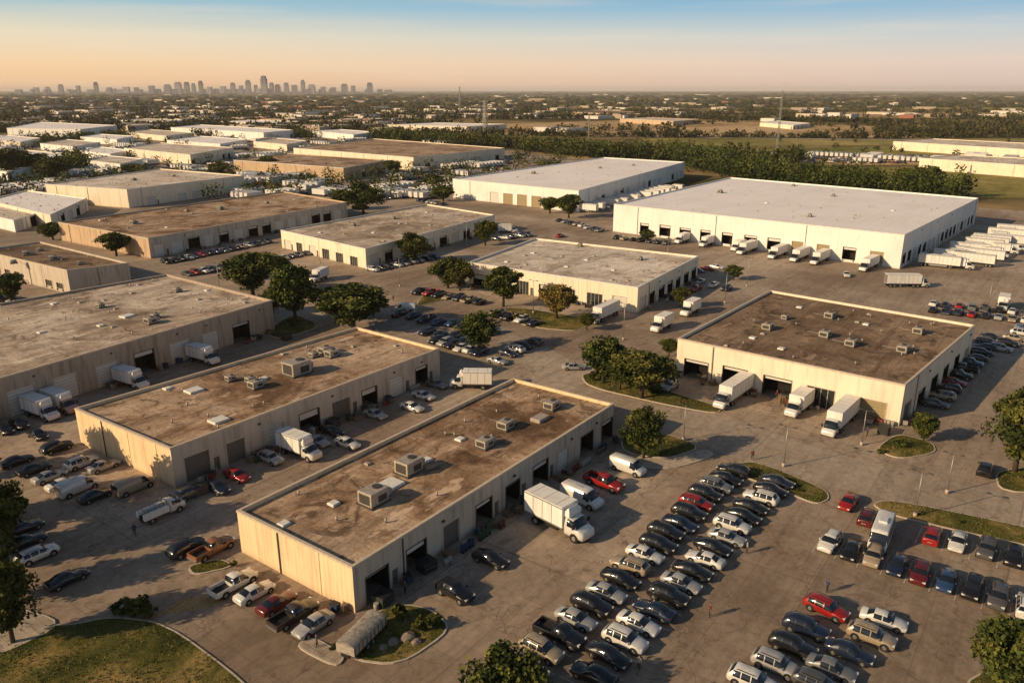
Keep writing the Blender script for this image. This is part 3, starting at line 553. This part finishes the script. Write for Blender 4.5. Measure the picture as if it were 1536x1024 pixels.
for a in [(905,575,508,60),(962,598,526,80),(930,585,530,46),(965,688,614,62),(1385,662,622,36),(1522,708,588,88),(1560,690,590,70),(1505,1045,932,105),(760,1075,985,105),(10,825,730,75),(20,965,848,90),(-20,900,800,90),(-70,790,640,120),(-110,850,680,120),(-60,720,600,90),(443,482,398,66),(380,445,378,76),(530,494,430,92),(505,480,432,50),(718,528,472,54),(755,460,400,50),(835,478,426,52,4),
 (620,394,352,46),(672,432,388,50),(690,436,392,36),(825,320,295,32),(853,327,291,36),(545,322,276,56),(515,315,285,30),(175,384,348,46),(80,360,333,38),(18,455,410,42),(728,368,330,34),(1003,535,508,30),(665,302,280,32),(970,362,345,22),(1100,420,398,26),(40,262,228,60),(15,268,225,50),(75,272,240,45),(1020,462,430,26),(880,495,470,25),(400,258,235,30),(650,282,262,34),(590,262,240,26),(420,412,385,28),(360,420,385,35),
 (560,475,445,36),(410,470,435,34),(330,262,244,30),(200,262,246,30),(1390,285,250,40),(1360,284,252,40),(1300,282,254,36),(1250,280,254,36),(1210,276,246,34),(1160,270,246,32),(470,455,432,30)]: tree(*a)
def bush(x,y,w,h,v=None):
    C,T=crown(1,.7,.55,14,90,.1); V_,F_,t_=cards(C,.12,T); F,D=_fd(y); s=w*H/D/2
    link('shrub',npmesh('shrub',V_,F_,t_,LEAF),(*P(x,y),G0+.1),random.uniform(0,6),(s,s,s*h))
for a in [(185,918,40,.8),(205,920,44,.8),(225,924,30,.7),(600,930,30,1.3),(635,945,32,1.2),(655,935,20,1),(575,945,22,1),(350,850,14,1),(500,975,14,1),(890,570,26,.8),(985,590,25,.8),(1350,670,22,.8),(940,660,22,1),(740,476,24,.8),(780,482,22,.8),(440,490,24,.8),(1320,680,16,.7),(455,945,14,1),(1145,712,10,.8),(1200,738,10,.8),(1380,772,12,.7),(1440,785,12,.7)]: bush(*a)
def pin(x,y,poly):
    c=False; j=len(poly)-1
    for i in range(len(poly)):
        if (poly[i][1]>y)!=(poly[j][1]>y) and x<(poly[j][0]-poly[i][0])*(y-poly[i][1])/(poly[j][1]-poly[i][1])+poly[i][0]: c=not c
        j=i
    return c
gp=[]
for k,poly in enumerate(ISL[:14]):
    xs=[p[0] for p in poly]; ys=[p[1] for p in poly]; ar=(max(xs)-min(xs))*(max(ys)-min(ys)); n=int(min(26000,ar*14))
    for _ in range(n):
        x=random.uniform(min(xs),max(xs)); y=random.uniform(min(ys),max(ys))
        if math.sin(x*.9+y*.4)+math.sin(y*1.3-x*.5)+random.gauss(0,.8)>-.2 and pin(x,y,poly): gp.append((x,y))
gp=np.array(gp); n=len(gp); base=np.c_[gp,np.full(n,G0+.14)]; an=rng.uniform(0,6.28,n); dx=np.c_[np.cos(an),np.sin(an),np.zeros(n)]*.07; hh=np.c_[rng.normal(0,.05,(n,2)),rng.uniform(.06,.2,n)]
V_=np.stack([base-dx,base+dx,base+dx*.3+hh,base-dx*.3+hh],1).reshape(-1,3)
GL=leafmat('grass_blades',(.05,.065,.015),(.12,.125,.03),(.30,.24,.09)); link('grass_tufts',npmesh('tufts',V_,np.arange(n*4).reshape(-1,4),np.repeat(np.clip(rng.normal(.5,.25,n),0,1),4),GL))
bm=bmesh.new(); bmesh.ops.create_icosphere(bm,subdivisions=2,radius=1); IV=np.array([v.co[:] for v in bm.verts]); IF=np.array([[v.index for v in f.verts] for f in bm.faces]); bm.free()
def treemass(name,pts,per=70,size=.9,mat=None):
    Cs=[];Ts=[]
    for (x,y,r,h) in pts:
        p=rng.normal(size=(per,3)); p/=np.linalg.norm(p,axis=1)[:,None]; k=rng.uniform(.5,1.08,per)[:,None]; lob=1+.25*np.sin(p[:,:1]*5+x)*np.cos(p[:,1:2]*4+y)
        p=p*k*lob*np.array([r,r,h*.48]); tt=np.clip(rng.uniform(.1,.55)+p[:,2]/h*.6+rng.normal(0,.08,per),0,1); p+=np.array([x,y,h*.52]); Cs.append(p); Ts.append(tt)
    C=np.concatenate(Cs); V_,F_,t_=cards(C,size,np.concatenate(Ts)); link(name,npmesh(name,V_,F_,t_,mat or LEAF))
def line(pts,n,depth,h0,h1):
    out=[]; W=[Vector(P(*p)) for p in pts]; Ls=[(W[i+1]-W[i]).length for i in range(len(W)-1)]
    for _ in range(n):
        i=random.choices(range(len(Ls)),Ls)[0]; q=W[i].lerp(W[i+1],random.random()); d=(W[i+1]-W[i]).normalized(); o=random.uniform(-depth,depth)
        x,y=q.x-d.y*o,q.y+d.x*o
        if inq(x,y,5): continue
        out.append((x,y,random.uniform(3.5,6.5),random.uniform(h0,h1)))
    return out
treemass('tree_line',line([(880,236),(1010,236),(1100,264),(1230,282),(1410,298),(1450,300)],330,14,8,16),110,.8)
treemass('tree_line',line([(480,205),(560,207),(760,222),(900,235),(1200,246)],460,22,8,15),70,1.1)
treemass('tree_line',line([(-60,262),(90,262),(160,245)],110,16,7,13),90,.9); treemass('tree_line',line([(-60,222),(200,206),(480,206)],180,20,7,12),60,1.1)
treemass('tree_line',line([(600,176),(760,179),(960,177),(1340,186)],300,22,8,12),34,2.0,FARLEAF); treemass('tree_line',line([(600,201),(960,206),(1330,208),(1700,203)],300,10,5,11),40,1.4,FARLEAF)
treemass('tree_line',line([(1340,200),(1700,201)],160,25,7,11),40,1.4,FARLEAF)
pts=[]
while len(pts)<330:
    px=random.uniform(-30,900); py=random.uniform(205,300); x,y=P(px,py)
    if x<200 and y<260 or inq(x,y,5): continue
    pts.append((x,y,random.uniform(2.5,4.8),random.uniform(5,10)))
treemass('scattered_trees',pts,70,.7)
pts=[]
for _ in range(70):
    px=random.uniform(1000,1560); py=random.uniform(205,262); x,y=P(px,py)
    if not inq(x,y,8): pts.append((x,y,random.uniform(2,4),random.uniform(4,8)))
treemass('scattered_trees',pts,60,.8)
pts=[]
for i in range(330):
    py=random.uniform(156,200); px=random.uniform(-100,1640); F,D=_fd(py); t=H/D; f=t*F
    if (176<py<207 and 600<px<1340 and random.random()<.95) or (px>1100 and random.random()<.4): continue
    n=random.randint(8,30); a=AZ+math.pi/2+random.gauss(0,.4); x,y=polar(f,t*(px-768))
    L=random.uniform(60,260)*f/1500; dep=random.uniform(4,40)
    for k in range(n):
        s=random.uniform(-L,L); o=random.uniform(-dep,dep); X=x+math.cos(a)*s-math.sin(a)*o; Y=y+math.sin(a)*s+math.cos(a)*o
        if inq(X,Y,8): continue
        pts.append((X,Y,random.uniform(4,8)*(1+f/3500),random.uniform(6,12)))
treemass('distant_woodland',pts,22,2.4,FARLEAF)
Vs=[];Fs=[];Ts=[];off=0
for i in range(3900):
    py=137.6+(random.random()**1.4)*24; px=random.uniform(-150,1700); F,D=_fd(py); t=H/D; f=t*F
    if f>22000: continue
    if math.sin(px*.011+py*.9)+math.sin(py*2.3+px*.004)>.55: continue
    x,y=polar(f,t*(px-768)); s=f/3200; w=rng.uniform(9,24)*s; h=rng.uniform(7,11)*(1+f/30000)
    k=IV*(1+rng.normal(0,.2,(42,1))); k=k*np.array([w,w,h]); k+=np.array([x,y,0]); Vs.append(k); Fs.append(IF+off); off+=42; Ts.append(np.clip(rng.uniform(0,.6)+rng.normal(0,.2,42),0,1))
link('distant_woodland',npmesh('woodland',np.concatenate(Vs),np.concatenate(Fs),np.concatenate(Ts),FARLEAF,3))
dt=MB(); DM=[simple('distant_wall_'+str(i),c,.9,.1) for i,c in enumerate([(.7,.62,.52),(.5,.4,.3),(.8,.76,.7),(.3,.24,.2),(.4,.16,.11)])]; DR=simple('distant_roof',(.6,.52,.44),.9,.1)
for i in range(900):
    py=random.uniform(142,203); px=random.uniform(-100,1640) if i<800 else random.uniform(-50,600); F,D=_fd(py); t=H/D; f=t*F; x,y=polar(f,t*(px-768))
    if (178<py<236 and px>600 and random.random()<.93) or (px>950 and random.random()<.6) or inq(x,y,40): continue
    w=random.uniform(12,45)*(1+f/2200); d=random.uniform(10,35); m=random.choice(DM[:3] if random.random()<.7 else DM)
    h=random.uniform(4,8); r=random.choice((0,math.pi/2))+random.gauss(0,.1); dt.box(-w/2,w/2,-d/2,d/2,0,h,m,r,(x,y,0)); dt.box(-w/2+.5,w/2-.5,-d/2+.5,d/2-.5,h,h+.3,DR,r,(x,y,0))
link('distant_town',dt.mesh('town'))
sk=MB(); SKM=[simple('skyline_hazed_facade_'+str(i),c,1,0,0,.08) for i,c in enumerate([(.22,.22,.27),(.28,.28,.33),(.18,.19,.24)])]  # blue-grey distance haze is painted into the tower colours
S=[(55,8,5),(72,6,6),(92,8,10),(118,6,8),(145,7,14),(165,8,5),(190,12,6),(205,8,5),(228,10,8),(252,12,10),(268,12,14),(281,9,14),(291,6,12),(302,7,16),(315,8,6),(335,10,7),(350,8,13),(362,6,8),(373,9,17),(384,6,9),(397,11,24),(408,7,13),(417,10,10),(430,8,13),(442,10,9),(455,7,17),(468,12,10),(485,8,6),(500,10,5),(517,12,11),(530,7,8),(555,10,13)]
for k in range(40): S.append((random.uniform(20,600),random.uniform(5,12),random.uniform(1,3)))
for (x,w,h) in S:
    w*=.8; f=13000+random.uniform(-500,900); r=(x-768)/1233.5*f; u=f/1233.5; c=polar(f,r); hh=H+(h*.86)*u; m=random.choice(SKM); rot=AZ+math.pi/2+random.uniform(-.2,.2)
    sk.box(-w*u/2,w*u/2,-25,25,0,hh*.86 if h>9 else hh,m,rot,(c[0],c[1],0))
    if h>9: sk.box(-w*u*.38,w*u*.38,-18,18,hh*.86,hh,m,rot,(c[0],c[1],0))
    if h>16: sk.box(-2,2,-2,2,hh,hh+u*2.0,m,rot,(c[0],c[1],0))
link('city_skyline',sk.mesh('skyline'))
# ---------------- masts, lamps, clutter, people
def lattice(px,y0,y1,w0,w1,name='lattice_tower',arms=0,tk=1):
    b=MB(); h=hgt(y0,y1); n=14; c=P(px,y0)
    for i in range(n):
        z0,z1=h*i/n,h*(i+1)/n; a0=w0+(w1-w0)*i/n; a1=w0+(w1-w0)*(i+1)/n; K=[(-1,-1),(1,-1),(1,1),(-1,1)]
        for j in range(4):
            p=K[j];q=K[(j+1)%4]; r=(w1*.14+.06)*tk
            b.cyl((p[0]*a0,p[1]*a0,z0),(p[0]*a1,p[1]*a1,z1),r,r,4,STEEL,cap=False); b.cyl((p[0]*a0,p[1]*a0,z0),(q[0]*a1,q[1]*a1,z1),r*.7,r*.7,4,STEEL,cap=False); b.cyl((q[0]*a0,q[1]*a0,z0),(p[0]*a1,p[1]*a1,z1),r*.7,r*.7,4,STEEL,cap=False)
    for k in range(arms):
        z=h*(.7+.12*k); b.box(-.25,.25,-w0*2.0,w0*2.0,z,z+.5,STEEL)
    link(name,b.mesh(name),(*c,0))
lattice(728,198,150,2.6,1.3,'power_pylon',3,1.6); lattice(1165,226,136,.9,.5,'radio_mast'); lattice(690,174,130,1.6,1,'radio_mast'); lattice(882,233,170,.5,.4,'radio_mast'); lattice(1450,290,248,.4,.3,'radio_mast')
def lamp(x,y,h=8.5):
    b=MB(); b.cyl((0,0,0),(0,0,.6),.25,.25,10,KERB); b.cyl((0,0,.6),(0,0,h),.09,.05,8,STEEL)
    for s in(-1,1): b.cyl((0,0,h-.1),(0,s*.9,h+.1),.035,.035,6,TRIM); b.box(-.15,.15,min(s*.8,s*1.35),max(s*.8,s*1.35),h+.05,h+.17,TRIM)
    link('street_lamp',b.mesh('lamp'),(*P(x,y),G0))
for a in [(1175,700,6.5),(1372,775,6.5),(1087,455),(935,510),(1292,668,6),(1480,470),(600,430),(1420,740,6),(1025,660,6),(800,470),(330,440),(1000,405),(1120,430),(480,395),(700,370)]: lamp(*a)
def dumpster(x,y,c):
    b=MB(); pm=simple('dumpster_paint',c,.5); b.box(-1,1,-.8,.8,.15,1.3,pm); b.box(-1.08,1.08,-.85,-.8,1.2,1.32,TRIM); b.box(-1.08,1.08,.8,.85,1.2,1.32,TRIM); b.box(-1.02,-.02,-.84,.84,1.32,1.4,BLK,0,(0,0,0),.03); b.box(.02,1.02,-.84,.84,1.32,1.4,BLK,0,(0,0,0),.03)
    for s in(-1,1): b.box(-.8,.8,s*.9-.06,s*.9+.06,.7,.85,TRIM); b.cyl((s*.8,-.7,.08),(s*.8,-.6,.08),.08,.08,8,TYRE)
    link('dumpster',b.mesh('dumpster'),(*P(x,y),G0),random.uniform(-.2,.2))
for a in [(575,905,(.05,.06,.05)),(640,855,(.03,.03,.035)),(300,740,(.1,.1,.1)),(1180,600,(.05,.08,.05)),(1325,650,(.04,.04,.04)),(500,640,(.05,.05,.05)),(430,510,(.06,.04,.03)),(1010,450,(.04,.05,.04))]: dumpster(*a)
WOOD=simple('pallet_wood',(.3,.2,.12),.9)
def pallet(b,o,r,n):
    for k in range(n):
        oo=(o[0],o[1],o[2]+k*.15)
        for j in(-.5,0,.45): b.box(j,j+.08,-.5,.5,0,.1,WOOD,r,oo)
        for j in range(5): b.box(-.55,.58,-.5+j*.22,-.38+j*.22,.1,.13,WOOD,r,oo)
CM=[simple('crate_'+str(i),c,.8) for i,c in enumerate([(.2,.15,.10),(.4,.38,.35),(.04,.04,.045),(.03,.06,.12),(.2,.05,.035),(.05,.09,.05)])]
def clutter(Q,side,n,lo=.02,hi=.98,dist=(.5,2.4)):
    q=QUADS[Q]; a,b_=q[side],q[(side+1)%4]; d=(b_-a).normalized(); nr=Vector((d.y,-d.x,0)); L=(b_-a).length; b=MB(); c0=(a+b_)/2
    for i in range(n):
        p=a+d*(L*random.uniform(lo,hi))+nr*random.uniform(*dist)-c0; o=(p.x,p.y,0); r=random.uniform(0,6); k=random.random(); m=random.choice(CM)
        if k<.25: pallet(b,o,r,random.randint(2,8))
        elif k<.5:
            for j in range(random.randint(1,4)): b.cyl((p.x+j*.62*d.x,p.y+j*.62*d.y,0),(p.x+j*.62*d.x,p.y+j*.62*d.y,.9),.29,.29,12,m); b.cyl((p.x+j*.62*d.x,p.y+j*.62*d.y,.42),(p.x+j*.62*d.x,p.y+j*.62*d.y,.46),.31,.31,12,TRIM)
        elif k<.8: 
            w=random.uniform(.4,1.0); pallet(b,o,r,1); b.box(-w*.5,w*.5,-w*.45,w*.45,.14,.14+random.uniform(.5,1.3),m,r,o,.04); b.box(-w*.1,w*.35,-w*.3,w*.3,.14,.9,random.choice(CM),r+.4,(o[0]+.9,o[1],0),.03)
        else: b.box(-.5,.5,-.35,.35,.25,1.05,m,r,o,.05); b.box(-.55,.55,-.4,.4,1.05,1.12,BLK,r,o); b.cyl((p.x-.3,p.y,.12),(p.x+.3,p.y,.12),.12,.12,8,TYRE)
    link('loading_dock_clutter',b.mesh('clutter'),(c0.x,c0.y,G0))
clutter(0,1,30); clutter(1,1,30); clutter(2,1,26,.35); clutter(3,0,26); clutter(3,1,14); clutter(4,0,14); clutter(4,1,14); clutter(5,1,18); clutter(6,1,24); clutter(0,0,3,.85,.98)
bb=MB(); ST=simple('boulder_stone',(.28,.22,.18),.9)
for (x,y,s) in [(612,958,.9),(590,965,.7),(625,965,.6),(575,972,.5)]:
    p=P(x,y); i=len(bb.v); K=IV*(1+rng.normal(0,.12,(42,1)))*np.array([s,s*.8,s*.6]); bb.v+=[(p[0]+k[0],p[1]+k[1],.2+k[2]) for k in K]
    mk=bb.m(ST)
    for f in IF: bb.f.append(tuple(int(i+j) for j in f)); bb.mi.append(mk); bb.sm.append(False)
link('landscape_boulders',bb.mesh('boulders'))
def person_mesh():
    J=[(0,0,.95),(0,0,1.2),(0,0,1.42),(0,0,1.52),(.01,0,1.66),(.0,0,1.74),(0,.19,1.4),(.02,.25,1.14),(.1,.25,.9),(.12,.25,.83),(0,-.19,1.4),(-.02,-.25,1.14),(.02,-.26,.9),(.03,-.26,.83),(0,.1,.9),(.08,.11,.5),(.02,.11,.09),(.16,.12,.05),(0,-.1,.9),(-.04,-.11,.5),(-.18,-.11,.11),(-.05,-.12,.05)]
    E=[(0,1),(1,2),(2,3),(3,4),(4,5),(2,6),(6,7),(7,8),(8,9),(2,10),(10,11),(11,12),(12,13),(0,14),(14,15),(15,16),(16,17),(0,18),(18,19),(19,20),(20,21)]
    R=[.14,.13,.15,.06,.1,.07,.065,.05,.035,.04,.065,.05,.035,.04,.09,.062,.042,.045,.09,.062,.042,.045]
    for h in(9,13):
        for f in range(4): J.append((J[h][0]+(f-1.5)*.022,J[h][1],J[h][2]-.045)); E.append((h,len(J)-1)); R.append(.01); J.append((J[h][0]+(f-1.5)*.024+.01,J[h][1],J[h][2]-.09)); E.append((len(J)-2,len(J)-1)); R.append(.008)
    me=bpy.data.meshes.new('person'); me.from_pydata(J,E,[]); o=bpy.data.objects.new('tmp',me); scene.collection.objects.link(o)
    m=o.modifiers.new('s','SKIN'); 
    for i,r in enumerate(R): me.skin_vertices[0].data[i].radius=(r,r)
    me.skin_vertices[0].data[0].use_root=True; s=o.modifiers.new('ss','SUBSURF'); s.levels=1
    dg=bpy.context.evaluated_depsgraph_get(); r=bpy.data.meshes.new_from_object(o.evaluated_get(dg)); bpy.data.objects.remove(o)
    sh=NT('shirt_cloth'); oi=sh.n('ShaderNodeObjectInfo'); shm=sh.fin(sh.mix(1,oi.outputs['Color'],sh.ramp(sh.noise(5,3),[(.3,.7),(.7,1)]),'MULTIPLY'),.9)
    ms=[shm,simple('trousers',(.03,.035,.05),.9),simple('skin',(.38,.22,.15),.6),simple('hair',(.03,.02,.015),.8)]
    r.materials.clear()
    for x in ms: r.materials.append(x)
    for p in r.polygons:
        z=p.center.z; y=abs(p.center.y); p.use_smooth=True
        p.material_index=3 if (z>1.7 or (z>1.6 and p.center.x<-.03)) else 2 if (z>1.5 or (y>.2 and z<1.1)) else 1 if z<.96 else 0
    return r
PM=person_mesh()
for i,(x,y) in enumerate([(1240,888),(476,972),(958,1005),(203,803),(590,452),(1064,925),(608,890),(1128,690),(750,795),(1120,830),(1165,598),(1300,655)]):
    link('person',PM,(*P(x,y),G0),random.uniform(0,6.2),1.0,random.choice([(.3,.3,.3),(.16,.04,.03),(.04,.06,.15),(.1,.1,.1)]))
# ---------------- light, sky, air, camera
SE=math.radians(23); SA=math.radians(148)
sd=Vector((math.cos(SE)*math.cos(SA),math.cos(SE)*math.sin(SA),math.sin(SE)))
L=bpy.data.lights.new('sun','SUN'); L.energy=5; L.angle=math.radians(.5); L.color=(1,.72,.41); lo=link('sun',L,(0,0,200)); lo.rotation_euler=sd.to_track_quat('Z','Y').to_euler()
hz=MB(); am=bpy.data.materials.new('air_haze'); am.use_nodes=True; am.node_tree.nodes.clear(); o_=am.node_tree.nodes.new('ShaderNodeOutputMaterial'); vs_=am.node_tree.nodes.new('ShaderNodeVolumeScatter'); vs_.inputs['Color'].default_value=(1,.93,.88,1); vs_.inputs['Density'].default_value=4.5e-5; vs_.inputs['Anisotropy'].default_value=.0
am.node_tree.links.new(vs_.outputs[0],o_.inputs['Volume'])
hz.box(-25000,25000,-25000,25000,-5,120,am); link('sky_haze_layer',hz.mesh('haze'))
w=bpy.data.worlds.new('World'); scene.world=w; w.use_nodes=True; nt=w.node_tree; nt.nodes.clear()
def wn(t,**k):
    a=nt.nodes.new(t)
    for i,v in k.items(): setattr(a,i,v)
    return a
lk=nt.links.new
out=wn('ShaderNodeOutputWorld'); bg=wn('ShaderNodeBackground'); bg.inputs[1].default_value=.1; lk(bg.outputs[0],out.inputs[0])
sky=wn('ShaderNodeTexSky',sky_type='NISHITA'); sky.sun_disc=False; sky.sun_elevation=SE; sky.sun_rotation=math.atan2(sd.x,sd.y); sky.air_density=1.2; sky.dust_density=1
tc=wn('ShaderNodeTexCoord'); sp=wn('ShaderNodeSeparateXYZ'); lk(tc.outputs['Generated'],sp.inputs[0])
def wramp(f,st):
    a=wn('ShaderNodeValToRGB'); e=a.color_ramp.elements
    while len(e)<len(st): e.new(.5)
    for i,(p,c) in enumerate(st): e[i].position=p; e[i].color=c
    lk(f,a.inputs[0]); return a.outputs[0]
def wmix(f,a,b,bl='MIX'):
    m=wn('ShaderNodeMix',data_type='RGBA',blend_type=bl)
    for i,v in((0,f),(6,a),(7,b)):
        if isinstance(v,float): m.inputs[i].default_value=v
        elif isinstance(v,tuple): m.inputs[i].default_value=v
        else: lk(v,m.inputs[i])
    return m.outputs[2]
r1=wramp(sp.outputs[2],[(0,lin((250,196,146))),(.03,lin((252,216,170))),(.06,lin((234,222,194))),(.092,lin((165,198,208))),(.2,lin((100,140,180)))])
r2=wramp(sp.outputs[2],[(0,lin((222,192,178))),(.03,lin((232,210,194))),(.06,lin((202,210,210))),(.092,lin((138,184,214))),(.2,lin((85,130,180)))])
dt_=wn('ShaderNodeVectorMath',operation='DOT_PRODUCT'); lk(tc.outputs['Generated'],dt_.inputs[0]); dt_.inputs[1].default_value=(-math.sin(AZ),math.cos(AZ),0)
mr=wn('ShaderNodeMapRange'); lk(dt_.outputs['Value'],mr.inputs[0]); mr.inputs[1].default_value=-.5; mr.inputs[2].default_value=.5
c=wmix(mr.outputs[0],r2,r1)
mp=wn('ShaderNodeMapping'); mp.inputs['Scale'].default_value=(1.3,1.3,26); mp.inputs['Rotation'].default_value=(.05,.03,0); lk(tc.outputs['Generated'],mp.inputs[0]); nz=wn('ShaderNodeTexNoise'); nz.inputs['Scale'].default_value=2.2; nz.inputs['Detail'].default_value=7; nz.inputs['Roughness'].default_value=.55; lk(mp.outputs[0],nz.inputs['Vector'])
cf=wramp(nz.outputs['Fac'],[(.48,(0,0,0,1)),(.78,(.4,.4,.4,1))]); c=wmix(cf,c,lin((245,225,202)))
vs=wn('ShaderNodeVectorMath',operation='SCALE'); lk(c,vs.inputs[0]); vs.inputs['Scale'].default_value=10
dim=wn('ShaderNodeVectorMath',operation='SCALE'); lk(sky.outputs[0],dim.inputs[0]); dim.inputs['Scale'].default_value=.62
bl=wramp(sp.outputs[2],[(.1,(0,0,0,1)),(.2,(1,1,1,1))]); lk(wmix(bl,vs.outputs[0],dim.outputs[0]),bg.inputs[0])
cd=bpy.data.cameras.new('camera'); cd.sensor_width=36; cd.lens=FP/1536*36; cd.clip_end=120000; cd.clip_start=.5
co=link('camera',cd,(0,0,H)); co.rotation_euler=(math.pi/2-PITCH,0,AZ-math.pi/2); scene.camera=co
scene.view_settings.view_transform='Standard'; scene.view_settings.look='None'; scene.view_settings.exposure=0
